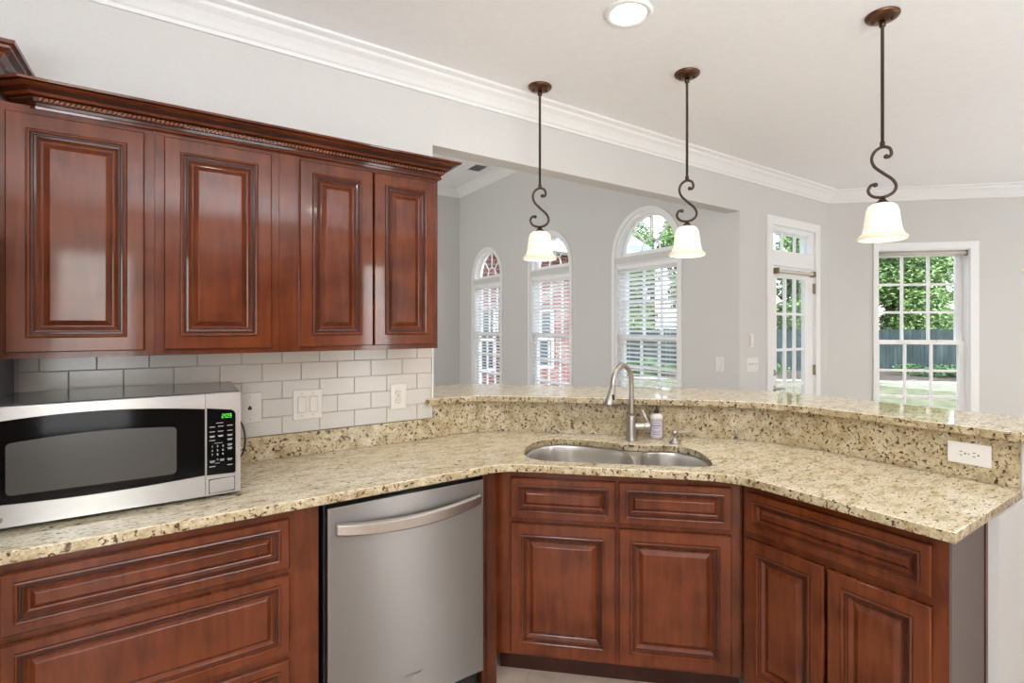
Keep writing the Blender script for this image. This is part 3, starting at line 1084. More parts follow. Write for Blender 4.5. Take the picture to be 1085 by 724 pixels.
def shaded_edge(o):  # darker granite copy puts the shade of the edges into their colour
    o.data.materials.append(M['shaded_granite_riser'])
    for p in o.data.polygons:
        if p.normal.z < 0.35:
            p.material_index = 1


shaded_edge(ct)
# raised bar top
bf = fillet([(2.318, 0.47), (2.318, 1.405), (1.265, 2.452), (0.998, 2.437)], [0.32, 0.16], 10)
bb = fillet([(1.038, 2.985), (1.45, 2.985), (2.742, 1.69), (2.742, 0.47)], [0.12, 0.42], 10)
outline = list(bf) + [Vector((0.998, 2.4735)), Vector((1.0385, 2.4735))] + [Vector((1.0385, 2.985))] + list(bb[1:])
bt = shape('bar_top', M['granite'], outline, th=0.032, z0=1.0805, bevel=0.005)
shaded_edge(bt)
tag(bt, 'raised curved granite bar top running between wall and window side', 'bar top')

# ------------------------------------------------------------------ tiles
tl = MB()
tw, th_, gp = 0.1468, 0.0734, 0.0024
X0, X1 = -0.444, 1.030
zs = [1.0165 + k * 0.0757 for k in range(5)]
tl.mi = 1
tl.box(X0, X1, YA - 0.004, YA - 0.0005, 1.016, 1.3765)
tl.mi = 0
for k, z in enumerate(zs):
    z1 = min(z + th_, 1.376)
    x = 0.8778 - (tw + gp) * 12 + (0.0 if k % 2 else -(tw + gp) / 2)
    while x < X1:
        a, b = max(x, X0), min(x + tw, X1)
        if b - a > 0.01:
            e = 0.0015
            y0, y1 = YA - 0.0045, YA - 0.009
            tl.loft([[(a, y0, z), (b, y0, z), (b, y0, z1), (a, y0, z1)], [(a, y1 + e, z), (b, y1 + e, z), (b, y1 + e, z1), (a, y1 + e, z1)], [(a + e, y1, z + e), (b - e, y1, z + e), (b - e, y1, z1 - e), (a + e, y1, z1 - e)]], cap0=True, cap1=True)
        x += tw + gp
tag(tl.build('tile_backsplash', [M['tile'], M['grout']]), 'white glossy subway tiles on the wall between counter and wall cabinets', 'wall tiles')
MB().box(1.0305, 1.037, YA - 0.010, YA - 0.0005, 1.115, 1.3765).build('trim_3', M['trim'], kind='structure')

# ------------------------------------------------------------------ dishwasher
dw = thing('dishwasher', 'stainless steel dishwasher with a bowed bar handle under the counter', 'dishwasher', (0.3955, 1.835, 0))
W = 0.588
MB().box(0.0, W + 0.004, 0.045, 0.58, 0.10, 0.872).build('tub', M['black'], dw)
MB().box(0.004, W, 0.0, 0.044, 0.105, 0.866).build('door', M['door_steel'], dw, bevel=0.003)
MB().box(0.0, W, 0.06, 0.08, 0.0, 0.10).build('toe_kick', M['black'], dw)
hm = MB()
ns = 16
rings = []
for k in range(ns + 1):
    s = k / ns
    u = 0.030 + s * 0.535
    bow = math.sin(math.pi * s) ** 0.8
    yb = -0.014 - 0.034 * bow
    hh = 0.020 + 0.003 * bow
    zc = 0.795 - 0.016 * bow
    rings.append([(u, yb, zc - hh), (u, yb - 0.008, zc - hh + 0.005), (u, yb - 0.008, zc + hh - 0.005), (u, yb, zc + hh), (u, yb + 0.012, zc + hh), (u, yb + 0.012, zc - hh)])
hm.loft(rings, cap0=True, cap1=True)
hm.box(0.031, 0.045, -0.016, 0.0, 0.780, 0.810).box(0.550, 0.564, -0.016, 0.0, 0.780, 0.810)
hm.build('handle', M['nickel'], dw, bevel=0.0015)
text_mesh('logo', 'Whirlpool', 0.017, M['nickel'], dw, (0.295, -0.0012, 0.205), 0.0008, 0.0002)
sw = MB()
sw.tube([(0.300 + 0.014 * math.cos(a), -0.0006, 0.201 + 0.010 * math.sin(a)) for a in [R(q) for q in range(150, 400, 20)]], 0.0008, 6)
sw.build('logo_swoosh', M['nickel'], dw)

# ------------------------------------------------------------------ sink
sk = thing('kitchen_sink', 'stainless double bowl undermount sink set in the granite counter', 'sink')
left = [(-.488, 2.25), (-.502, 2.37), (-.488, 2.48), (-.425, 2.556), (-.32, 2.576), (-.19, 2.552), (-.095, 2.503), (-.038, 2.420), (-.014, 2.30), (-.012, 2.20), (-.035, 2.145), (-.10, 2.126), (-.40, 2.134), (-.462, 2.170)]
right = [(.014, 2.25), (.010, 2.36), (.030, 2.455), (.085, 2.504), (.150, 2.513), (.215, 2.493), (.272, 2.43), (.303, 2.33), (.308, 2.23), (.285, 2.168), (.22, 2.136), (.09, 2.130), (.035, 2.158)]


def ringpts(pts, inset, z):
    cx = sum(p[0] for p in pts) / len(pts); cy = sum(p[1] for p in pts) / len(pts)
    out = []
    for q in catmull(pts, 5):
        d = Vector((q[0] - cx, q[1] - cy))
        L = d.length
        d = d * ((L - inset) / L)
        v = S(cx + d.x, cy + d.y)
        out.append((v.x, v.y, z))
    return out


fo = [S(*q) for q in [(-.525, 2.24), (-.532, 2.37), (-.515, 2.50), (-.43, 2.585), (-.31, 2.598), (-.15, 2.565), (-.02, 2.525), (.12, 2.530), (.225, 2.515), (.30, 2.44), (.332, 2.32), (.335, 2.165), (.27, 2.1195), (-.42, 2.1195), (-.505, 2.15)]]
fo = catmull(fo, 5)
shape('rim', M['sink_steel'], fo, [[(p[0], p[1]) for p in ringpts(left, 0.0, 0)], [(p[0], p[1]) for p in ringpts(right, 0.0, 0)]], th=0.0025, z0=0.8790, parent=sk)
for pts, dep in ((left, 0.19), (right, 0.16)):
    z0 = 0.8788
    bm = MB()
    rings = [ringpts(pts, i, z0 - d) for i, d in ((0.0, 0), (0.003, 0.002), (0.004, 0.006), (0.006, 0.05), (0.010, dep - 0.045), (0.012, dep - 0.03), (0.022, dep - 0.010), (0.04, dep), (0.06, dep + 0.001), (0.09, dep + 0.003))]
    bm.loft(rings, smooth=True, cap1=True)
    b = bm.build('bowl', M['sink_steel'], sk)
    cx = sum(p[0] for p in pts) / len(pts); cy = sum(p[1] for p in pts) / len(pts)
    v = S(cx, cy)
    MB().lathe([(0.045, 0.0), (0.043, 0.003), (0.03, 0.001)], (v.x, v.y, z0 - dep - 0.0025), 24).build('drain', M['chrome'], b)

# ------------------------------------------------------------------ faucet
fx, fy = 1.802, 1.840
fa = thing('faucet', 'brushed nickel gooseneck kitchen faucet with pull-down spray head', 'faucet', (fx, fy, CT1 + 0.0005), 0)
MB().lathe([(0.029, 0), (0.029, 0.005), (0.0285, 0.0065), (0.0268, 0.0075), (0.0265, 0.009), (0.0255, 0.03), (0.0235, 0.07), (0.0212, 0.117), (0.0208, 0.1195), (0.019, 0.1225), (0.0125, 0.124)], (0, 0, 0), 28).build('body', M['nickel'], fa)
dv = Vector((-0.181, -0.055)).normalized()
L = 0.19
pts = [(0, 0, 0.12), (0, 0, 0.20), (0, 0, 0.285)]
rad = L / 2 * 0.93
for k in range(1, 13):
    a = math.pi * k / 13
    s = rad * (1 - math.cos(a))
    pts.append((dv.x * s, dv.y * s, 0.285 + 0.088 * math.sin(a)))
e = Vector((dv.x * rad * 2, dv.y * rad * 2, 0.280))
pts.append(tuple(e))
neck = catmull([Vector(p) for p in pts], 3, closed=False)
MB().tube(neck, 0.0128, 16).build('neck', M['nickel'], fa)
hp = Vector((dv.x * 0.042, dv.y * 0.042, -0.085))
ax = hp.normalized()
MB().lathe([(0.0125, -0.002), (0.0135, 0.004), (0.0135, 0.010), (0.0145, 0.014), (0.0205, 0.075), (0.0215, 0.090), (0.020, 0.094), (0.016, 0.094)], tuple(e), 24, tuple(ax)).build('spray_head', M['nickel'], fa)
MB().box(-0.005, 0.005, -0.0225, -0.016, -0.012, 0.012, Matrix.Translation(e + ax * 0.05)).build('spray_button', M['slot'], fa)
hv = Vector((0.82, -0.57, 0))
hb = MB().lathe([(0.019, 0.012), (0.0195, 0.02), (0.0200, 0.058), (0.0202, 0.0595), (0.0222, 0.061), (0.0228, 0.064), (0.0230, 0.084), (0.0215, 0.090), (0.016, 0.0945), (0.006, 0.096)], (0, 0, 0.070), 24, tuple(hv))
hb.build('handle_hub', M['nickel'], fa)
h0 = hv * 0.080 + Vector((0, 0, 0.062))
h1 = hv * 0.070 + Vector((0, 0, 0.11))
h2 = hv * 0.052 + Vector((0, 0, 0.148))
lv = MB().tube([h0, (h0 + h1) / 2 + hv * 0.006, h1, h2], [0.012, 0.0105, 0.008, 0.0075], 12)
lv.build('lever', M['nickel'], fa)

# soap dispenser (built in)
dx, dy = 1.927, 1.675
sd = thing('soap_dispenser', 'small chrome counter soap dispenser with a thin spout right of the faucet', 'soap dispenser', (dx, dy, CT1 + 0.0005))
MB().lathe([(0.027, 0), (0.026, 0.006), (0.017, 0.014), (0.011, 0.022), (0.010, 0.032), (0.015, 0.044), (0.0165, 0.054), (0.012, 0.062), (0.004, 0.066)], (0, 0, 0), 24).build('base', M['nickel'], sd)
MB().tube([(0, 0, 0.052), (0.03, -0.021, 0.054), (0.06, -0.042, 0.058), (0.075, -0.053, 0.056)], [0.0055, 0.005, 0.0042, 0.004], 10).build('spout', M['nickel'], sd)

# soap bottle
bx, by = 1.938, 1.802
so = thing('soap_bottle', 'hand soap bottle with lilac label and black pump behind the faucet', 'soap bottle', (bx, by, CT1 + 0.0005))
MB().lathe([(0.028, 0), (0.0305, 0.004), (0.0315, 0.02), (0.0315, 0.092)], (0, 0, 0), 28, cap1=False).build('body', M['soap_body'], so)
MB().lathe([(0.0316, 0.092), (0.0316, 0.108), (0.028, 0.118), (0.016, 0.124), (0.013, 0.126)], (0, 0, 0), 28).build('shoulder', M['soap_white'], so)
MB().lathe([(0.0125, 0.126), (0.014, 0.130), (0.012, 0.142), (0.0045, 0.145), (0.0045, 0.162), (0.009, 0.164), (0.009, 0.173), (0.004, 0.175)], (0, 0, 0), 20).tube([(0, 0, 0.168), (-0.018, 0.012, 0.169), (-0.03, 0.02, 0.164)], [0.005, 0.0045, 0.0035], 8).build('pump', M['black'], so)
lb = MB()
va = math.atan2(-by, -bx)
seg = 12
def arc(r, z, a0=-65, a1=65):
    return [(r * math.cos(va + R(a0 + (a1 - a0) * k / seg)), r * math.sin(va + R(a0 + (a1 - a0) * k / seg)), z) for k in range(seg + 1)]
lb.loft([arc(0.0319, 0.012), arc(0.0319, 0.088), arc(0.0322, 0.088), arc(0.0322, 0.012), arc(0.0319, 0.012)], closed=False, smooth=False)
lab = lb.build('label', M['soap_label'], so)
pr = MB()
for z, a0, a1, hgt in ((0.080, -30, 30, 0.003), (0.066, -38, 38, 0.006), (0.056, -26, 26, 0.003), (0.040, -34, 34, 0.0022), (0.034, -30, 30, 0.0022), (0.024, -36, 36, 0.003)):
    pr.loft([arc(0.03225, z, a0, a1), arc(0.03225, z + hgt, a0, a1)], closed=False)
pr.build('label_print', M['soap_print'], lab)

# ------------------------------------------------------------------ microwave
MX0, MX1 = -0.443, 0.165
mw = thing('microwave', 'stainless steel countertop microwave with black glass door and green clock', 'microwave', (0, 2.008, CT1 + 0.0005))
mw.location.z = CT1 + 0.001
Zm = mw.location.z
def lz(z):
    return z - Zm
MB().box(MX0, MX1, 0.022, 0.40, 0.010, lz(1.258)).build('case', M['grey_case'], mw, bevel=0.004)
for xx in (MX0 + 0.05, MX1 - 0.05):
    for yy in (0.05, 0.36):
        MB().lathe([(0.014, 0), (0.014, 0.010)], (xx, yy, 0.0), 12).build('foot', M['black'], mw)
# door: steel frame with an arched black glass
XS = 0.067
nseg = 14
top = []
gx0, gx1 = MX0 + 0.005, XS - 0.001
for k in range(nseg + 1):
    s = k / nseg
    xx = gx0 + (gx1 - gx0) * s
    top.append((xx, lz(1.204) + 0.024 * math.sin(math.pi * (0.12 + 0.82 * s))))
bot = []
for k in range(nseg + 1):
    s = k / nseg
    xx = gx1 + (gx0 - gx1) * s
    bot.append((xx, lz(0.996) - 0.012 * math.sin(math.pi * (0.06 + 0.82 * s))))
gl = top + bot
outer_d = [(MX0, 0.012), (XS, 0.012), (XS, lz(1.256)), (MX0, lz(1.256))]
gl_in = [(max(min(p[0], XS - 0.0006), MX0 + 0.004), p[1]) for p in gl]
door = shape('door', M['steel'], outer_d, [gl_in], th=0.021, vertical=True, z0=0.0, parent=mw)
dg = shape('door_glass', M['black_gloss'], gl_in, th=0.018, vertical=True, z0=0.0025, parent=door)
wx0, wx1, wz0, wz1, wr = -0.385, -0.008, lz(1.012), lz(1.160), 0.012
wp = []
for cx, cz, a0 in ((wx1 - wr, wz1 - wr, 0), (wx0 + wr, wz1 - wr - 0.004, 90), (wx0 + wr, wz0 + wr, 180), (wx1 - wr, wz0 + wr, 270)):
    for k in range(5):
        a = R(a0 + 90 * k / 4)
        wp.append((cx + wr * math.cos(a), cz + wr * math.sin(a)))
    if a0 == 0:
        for k in range(1, 8):
            s = k / 8
            wp.append((wx1 - wr + (wx0 - wx1 + 2 * wr) * s, wz1 + 0.010 * math.sin(math.pi * s) - 0.004 * s))
shape('viewing_screen', M['mesh_window'], wp, th=0.001, vertical=True, z0=0.0013, parent=door)
MB().lathe([(0.013, 0.0), (0.013, 0.002), (0.011, 0.003), (0.0105, 0.002)], (-0.402, 0.0, lz(0.952)), 24, (0, -1, 0)).build('badge', M['chrome'], door)
# control side
cp = shape('control_surround', M['steel'], [(XS + 0.0015, 0.012), (MX1, 0.012), (MX1, lz(1.256)), (XS + 0.0015, lz(1.256))], [[(XS + 0.004, lz(0.992)), (0.147, lz(0.990)), (0.151, lz(0.994)), (0.151, lz(1.186)), (0.146, lz(1.195)), (0.139, lz(1.200)), (XS + 0.004, lz(1.210))]], th=0.021, vertical=True, z0=0.0, parent=mw)
cpan = shape('control_panel', M['black_gloss'], [(XS + 0.0042, lz(0.9922)), (0.1468, lz(0.9902)), (0.1508, lz(0.9942)), (0.1508, lz(1.1858)), (0.1458, lz(1.1948)), (0.1388, lz(1.1998)), (XS + 0.0042, lz(1.2098))], th=0.018, vertical=True, z0=0.0022, parent=mw)
shape('button_surround', M['slot'], rect(0.0765, 0.1485, lz(0.9325), lz(0.9795)), th=0.003, bevel=0.001, vertical=True, z0=-0.0008, parent=mw)
shape('release_button', M['steel'], [(0.078, lz(0.938)), (0.081, lz(0.934)), (0.144, lz(0.936)), (0.147, lz(0.940)), (0.147, lz(0.974)), (0.144, lz(0.978)), (0.081, lz(0.976)), (0.078, lz(0.972))], th=0.006, bevel=0.0015, vertical=True, z0=-0.004, parent=mw)
# seven segment clock reading 2:09
def seg7(mb, ch, x, z, w, h, y, s=0.0016):
    segs = {'2': 'abged', '0': 'abcdef', '9': 'abcdfg', '1': 'bc'}[ch]
    g = {'a': (x, x + w, z + h - s, z + h), 'g': (x, x + w, z + h / 2 - s / 2, z + h / 2 + s / 2), 'd': (x, x + w, z, z + s),
         'b': (x + w - s, x + w, z + h / 2, z + h), 'c': (x + w - s, x + w, z, z + h / 2), 'f': (x, x + s, z + h / 2, z + h), 'e': (x, x + s, z, z + h / 2)}
    for q in segs:
        a = g[q]
        mb.box(a[0], a[1], y - 0.0004, y, a[2], a[3])
ck = MB()
for ch, x in (('2', 0.112), ('0', 0.1225), ('9', 0.1320)):
    seg7(ck, ch, x, lz(1.1740), 0.0072, 0.0135, 0.0020, 0.0014)
ck.box(0.1200, 0.1214, 0.0016, 0.0020, lz(1.1775), lz(1.1789)).box(0.1200, 0.1214, 0.0016, 0.0020, lz(1.1830), lz(1.1844))
ck.build('clock_display', M['clock'], cpan)
lg = MB()
yy = 0.0020
def mark(x, z, w, h=0.0016):
    lg.box(x - w / 2, x + w / 2, yy - 0.0002, yy, lz(z), lz(z + h))
for x in (0.086, 0.109, 0.1345):
    mark(x, 1.1465 + (x - 0.086) * 0.03, 0.015)
mark(0.106, 1.1585, 0.020, 0.0012)
for r_, z in enumerate((1.131, 1.117)):
    for x in (0.086, 0.109, 0.1345):
        mark(x, z, 0.015)
        if r_: mark(x, z - 0.003, 0.011)
for z in (1.103,):
    mark(0.086, z, 0.016); mark(0.1345, z, 0.014); mark(0.1345, z - 0.003, 0.011)
mark(0.103, 1.0935, 0.022, 0.0010)
for z, h in ((1.086, .003), (1.074, .003), (1.038, .003)):
    mark(0.1345, z, 0.014); mark(0.1345, z - 0.004, 0.011)
mark(0.086, 1.036, 0.015); mark(0.086, 1.032, 0.012); mark(0.113, 1.039, 0.012); mark(0.113, 1.035, 0.012); mark(0.086, 1.018, 0.017); mark(0.1345, 1.018, 0.014); mark(0.100, 1.028, 0.012, 0.001)
lg.build('button_legends', M['legend'], cpan)
for r_, row in enumerate(('123', '456', '789')):
    for c_, ch in enumerate(row):
        text_mesh('numeral', ch, 0.0095, M['legend'], cpan, (0.086 + 0.0145 * c_, 0.0018, lz(1.0835 - 0.0135 * r_)), 0.0002)
text_mesh('numeral', '0', 0.0085, M['legend'], cpan, (0.1005, 0.0018, lz(1.0405)), 0.0002)
cord = catmull([Vector(q) for q in ((0.166, 0.30, 0.20), (0.176, 0.27, 0.21), (0.190, 0.22, 0.19), (0.196, 0.20, 0.14), (0.190, 0.22, 0.09), (0.178, 0.27, 0.06), (0.166, 0.31, 0.05))], 5, closed=False)
MB().tube(cord, 0.0035, 8).build('power_cord', M['black'], mw)


# ------------------------------------------------------------------ wall plates
def plate(name, label, cat, loc, rot, w, h, mat, kind, group=None):
    t = thing(name, label, cat, loc, rot, group)
    MB().box(-w / 2, w / 2, -0.006, 0.0, -h / 2, h / 2).build('cover_plate', mat, t, bevel=0.002)
    if kind == 'duplex' or kind == 'duplex_h':
        for s in (-1, 1):
            hz = kind == 'duplex_h'
            c = (s * 0.0195, 0) if hz else (0, s * 0.0195)
            sk_ = MB().lathe([(0.0165, 0.0), (0.0165, 0.002), (0.0155, 0.0028)], (c[0], -0.006, c[1]), 20, (0, -1, 0)).build('socket', mat, t)
            sl_ = MB()
            for q in (-0.0065, 0.0065):
                if hz:
                    sl_.box(c[0] - 0.007, c[0] + 0.001, -0.0092, -0.0086, c[1] + q - 0.0014, c[1] + q + 0.0014)
                else:
                    sl_.box(c[0] + q - 0.0014, c[0] + q + 0.0014, -0.0092, -0.0086, c[1] - 0.001, c[1] + 0.007)
            if hz:
                sl_.lathe([(0.003, 0), (0.003, 0.0006)], (c[0] + 0.009, -0.0086, c[1]), 10, (0, -1, 0))
            else:
                sl_.lathe([(0.003, 0), (0.003, 0.0006)], (c[0], -0.0086, c[1] - 0.009), 10, (0, -1, 0))
            sl_.build('slot', M['slot'], sk_)
        MB().lathe([(0.003, 0), (0.0025, 0.001)], (0, -0.006, 0), 10, (0, -1, 0)).build('screw', M['chrome'], t)
    elif kind.startswith('rocker'):
        n = int(kind[6:])
        for k in range(n):
            cx = (k - (n - 1) / 2) * 0.046
            MB().box(cx - 0.0180, cx + 0.0180, -0.0064, -0.006, -0.0355, 0.0355).build('rocker_gap', M['grout'], t)
            MB().box(cx - 0.0162, cx + 0.0162, -0.0095, -0.0062, -0.0335, 0.0335).build('rocker', mat, t, bevel=0.0015)
            for z in (-0.048, 0.048):
                MB().lathe([(0.003, 0), (0.0025, 0.001)], (cx, -0.006, z), 10, (0, -1, 0)).build('screw', M['grout'], t)
    elif kind.startswith('toggle'):
        n = int(kind[6:])
        for k in range(n):
            cx = (k - (n - 1) / 2) * 0.046
            MB().box(cx - 0.005, cx + 0.005, -0.016, -0.006, 0.0, 0.012).box(cx - 0.006, cx + 0.006, -0.0075, -0.006, -0.012, 0.014).build('toggle', mat, t, bevel=0.001)
    elif kind == 'phone':
        MB().box(-0.007, 0.007, -0.0072, -0.006, -0.008, 0.004).box(-0.0035, 0.0035, -0.0072, -0.006, 0.004, 0.009).build('jack', M['slot'], t)
        for z in (-0.045, 0.045):
            MB().lathe([(0.003, 0), (0.0025, 0.001)], (0, -0.006, z), 10, (0, -1, 0)).build('screw', M['grout'], t)
    return t


YT = YA - 0.0092
plate('telephone_plate', 'ivory telephone jack plate on the tiles right of the microwave', 'phone jack', (0.235, YT, 1.138), 0, 0.086, 0.124, M['plate'], 'phone')
plate('switch_plate', 'ivory double rocker switch plate on the tiles above the counter', 'light switch', (0.455, YT, 1.134), 0, 0.118, 0.128, M['plate'], 'rocker2')
plate('outlet_plate', 'ivory upright double socket outlet on the tiles near the bar end', 'outlet', (0.857, YT, 1.137), 0, 0.076, 0.122, M['plate'], 'duplex')
plate('outlet_plate', 'white sideways double socket outlet on the granite upstand at the right', 'outlet', (2.3495, 0.652, 1.008), -90, 0.130, 0.078, M['white_plate'], 'duplex_h')
plate('switch_plate', 'white rocker switch right of the arched windows', 'light switch', (XC, 2.657, 1.164), -90, 0.075, 0.118, M['white_plate'], 'rocker1')
plate('fan_control', 'small slim white control box above the triple switch by the door', 'wall control', (3.768, YA, 1.36), 0, 0.052, 0.11, M['white_plate'], 'rocker1')
plate('switch_plate', 'white triple toggle switch plate left of the glazed door', 'light switch', (3.78, YA, 1.163), 0, 0.158, 0.112, M['white_plate'], 'toggle3')


# ------------------------------------------------------------------ pendants
def pendant(label, x, y, z0=CEIL, rot=None):
    a = math.degrees(math.atan2(y, x)) - 90 if rot is None else rot
    t = thing('pendant_lamp', label, 'pendant lamp', (x, y, z0), a, 'bronze pendants over the bar')
    b = 2.21 - z0
    cn = MB().lathe([(0.0635, 0.0), (0.0635, -0.005), (0.058, -0.012), (0.040, -0.019), (0.020, -0.024), (0.012, -0.026)], (0, 0, 0), 32).build('canopy', M['canopy_bronze'], t)
    for q in (-0.034, 0.034):
        MB().lathe([(0.006, 0), (0.006, -0.006), (0.003, -0.010)], (q, 0.0, -0.018), 10).build('screw', M['bronze'], cn)
    rd = MB().lathe([(0.012, -0.024), (0.012, -0.046), (0.0075, -0.048), (0.0065, -0.050), (0.0065, b + 0.022), (0.0095, b + 0.020), (0.0095, b)], (0, 0, 0), 14)
    rd.build('rod', M['bronze'], t)
    pts = [(.013, -.039), (.022, -.044), (.031, -.032), (.024, -.008), (.000, .0), (-.026, -.014), (-.0375, -.043), (-.028, -.076), (.003, -.108), (.034, -.137), (.047, -.166), (.036, -.192), (.003, -.206), (-.033, -.199), (-.05, -.176), (-.041, -.153), (-.026, -.150)]
    pts = catmull([Vector((p[0], 0, b + p[1])) for p in pts], 5, closed=False)
    so_ = MB().tube(pts, 0.0062, 10).build('scroll', M['bronze'], t)
    for c in ((.013, -.041), (-.025, -.152)):
        MB().lathe([(0.001, -0.010), (0.007, -0.007), (0.010, 0), (0.007, 0.007), (0.001, 0.010)], (c[0], 0, b + c[1]), 14, (1, 0, 0)).build('scroll_tip', M['bronze'], so_)
    zt = b - 0.228
    MB().lathe([(0.009, 0.024), (0.010, 0.016), (0.016, 0.008), (0.026, -0.001), (0.028, -0.006), (0.012, -0.007)], (0, 0, zt), 24).build('fitter', M['bronze'], t)
    prof = [(0.020, -0.002), (0.040, -0.006), (0.052, -0.016), (0.059, -0.034), (0.063, -0.065), (0.067, -0.098), (0.073, -0.122), (0.081, -0.136), (0.086, -0.142)]
    inner = [(r - 0.004, h - 0.001) for r, h in prof][::-1]
    sh = MB().lathe(prof + [(0.0835, -0.143)] + inner[1:], (0, 0, zt), 40, cap0=False, cap1=False).build('glass_shade', M['lamp_glass'], t)
    MB().lathe([(0.0835, -0.143), (0.0815, -0.1335), (0.0895, -0.141), (0.0905, -0.149), (0.0855, -0.153), (0.080, -0.148), (0.0815, -0.143)], (0, 0, zt), 40, cap0=False, cap1=False).build('shade_rim', M['lamp_rim'], sh)
    MB().lathe([(0.013, -0.012), (0.014, -0.04), (0.026, -0.075), (0.028, -0.09), (0.018, -0.108), (0.004, -0.113)], (0, 0, zt), 16).build('bulb', M['bulb'], t)
    ld = bpy.data.lights.new('pendant_bulb_light', 'POINT')
    ld.energy = PENDANT_POWER
    ld.color = (1.0, 0.86, 0.66)
    ld.shadow_soft_size = 0.03
    lo = bpy.data.objects.new('pendant_bulb_light', ld)
    COL.objects.link(lo)
    lo.parent = t
    lo.location = (0, 0, zt - 0.135)
    return t


pendant('bronze scroll pendant with a glass bell shade, nearest the red wall cabinets', 1.558, 2.279)
pendant('bronze scroll pendant with a glass bell shade, middle one of the three', 2.079, 1.727)
pendant('bronze scroll pendant with a glass bell shade, the one in front of the angled wall', 2.342, 0.938)
pendant('frosted glass lamp shade cut by the right edge of the view', 4.43, 0.862)


def can_light(x, y, label, power=CAN_POWER):
    t = thing('recessed_light', label, 'ceiling light', (x, y, CEIL), 0, 'recessed ceiling lights')
    MB().lathe([(0.098, 0.0), (0.098, -0.004), (0.088, -0.009), (0.074, -0.006), (0.072, -0.0005)], (0, 0, 0), 36, cap0=False, cap1=False).build('trim_ring', M['trim'], t)
    MB().lathe([(0.073, -0.0012), (0.073, -0.0022)], (0, 0, 0), 32).build('lens', M['can_glow'], t)
    d = bpy.data.lights.new('recessed_light_lamp', 'AREA')
    d.shape = 'DISK'
    d.size = 0.14
    d.energy = power
    d.color = (1.0, 0.965, 0.92)
    o = bpy.data.objects.new('recessed_light_lamp', d)
    COL.objects.link(o)
    o.parent = t
    o.location = (0, 0, -0.012)


can_light(1.485, 1.533, 'round recessed ceiling light glowing above the sink')
for x, y in ((0.2, 1.2), (0.2, -0.6), (1.2, -1.8), (3.6, -0.3), (4.6, -1.2), (-1.3, 0.2)):  # unseen fixtures added to brighten the rest of the kitchen
    can_light(x, y, 'round recessed ceiling light added out of view for fill')

# ceiling vent of the room beyond
v = thing('ceiling_vent', 'white slotted air vent in the ceiling of the room beyond', 'air vent', (3.27, 6.28, CEIL2), 0)
shape('frame', M['trim'], [(-0.11, -0.16), (0.11, -0.16), (0.11, 0.16), (-0.11, 0.16)], [[(-0.085, -0.135), (0.085, -0.135), (0.085, 0.135), (-0.085, 0.135)]], th=0.008, z0=-0.008, parent=v)
MB().box(-0.085, 0.085, -0.135, 0.135, -0.002, -0.0005).build('backing', M['slot'], v)
lo = MB()
for k in range(9):
    mt = Matrix.Translation((0, -0.12 + k * 0.03, -0.006)) @ Matrix.Rotation(R(35), 4, 'X')
    lo.box(-0.085, 0.085, -0.011, 0.011, -0.0008, 0.0008, mt)
lo.build('louvres', M['trim'], v)

# ------------------------------------------------------------------ outside
GZ = -0.4
MB().box(-60, 120, -60, 120, GZ - 0.1, GZ).build('ground', M['lawn'], kind='structure')
U = Vector((1, -1)) / RT2           # along the fence
V = Vector((1, 1)) / RT2            # away from the house
FD = 32.8 / RT2
t_ = thing('wooden_fence', 'weathered dark grey picket privacy fence across the back yard', 'fence', (V.x * FD, V.y * FD, GZ), -45)
fm = MB()
x = -26.0
while x < 26:
    h = 1.75 + rnd.uniform(-0.025, 0.02)
    fm.box(x, x + 0.135, rnd.uniform(0, 0.008), 0.022, 0.02, h)
    x += 0.142
fm.build('pickets', M['fence'], t_)
MB().box(-26, 26, 0.022, 0.06, 0.35, 0.44).box(-26, 26, 0.022, 0.06, 1.35, 1.44).build('rail', M['fence'], t_)
p = V * (FD - 2.2)
MB().box(-26, 26, -2.1, 2.1, 0.0, 0.02).build('mulch_bed', M['mulch'], loc=(p.x, p.y, GZ), rot=-45, kind='structure')
p = V * (FD - 4.35)
tag(MB().box(-26, 26, -0.05, 0.05, 0.0, 0.055).build('garden_edging', M['curb'], loc=(p.x, p.y, GZ), rot=-45, bevel=0.01), 'pale stone edging between the lawn and the planting bed', 'garden edging')


def leaf_cloud(mb, n, c, r, size, seed, flat=False):
    rg = random.Random(seed)
    for _ in range(n):
        d = Vector((rg.gauss(0, 1), rg.gauss(0, 1), rg.gauss(0, 1))).normalized()
        q = rg.uniform(0.45, 1.0) ** 0.6
        p = Vector((c[0] + d.x * r[0] * q, c[1] + d.y * r[1] * q, c[2] + d.z * r[2] * q))
        s = size * rg.uniform(0.6, 1.3)
        a = Vector((rg.gauss(0, 1), rg.gauss(0, 1), rg.gauss(0, 0.5))).normalized()
        b = a.cross(Vector((rg.gauss(0, 1), rg.gauss(0, 1), rg.gauss(0, 1)))).normalized()
        vs = [mb.bm.verts.new(p + a * s), mb.bm.verts.new(p + b * s * 0.45), mb.bm.verts.new(p - a * s), mb.bm.verts.new(p - b * s * 0.45)]
        mb.bm.faces.new(vs)


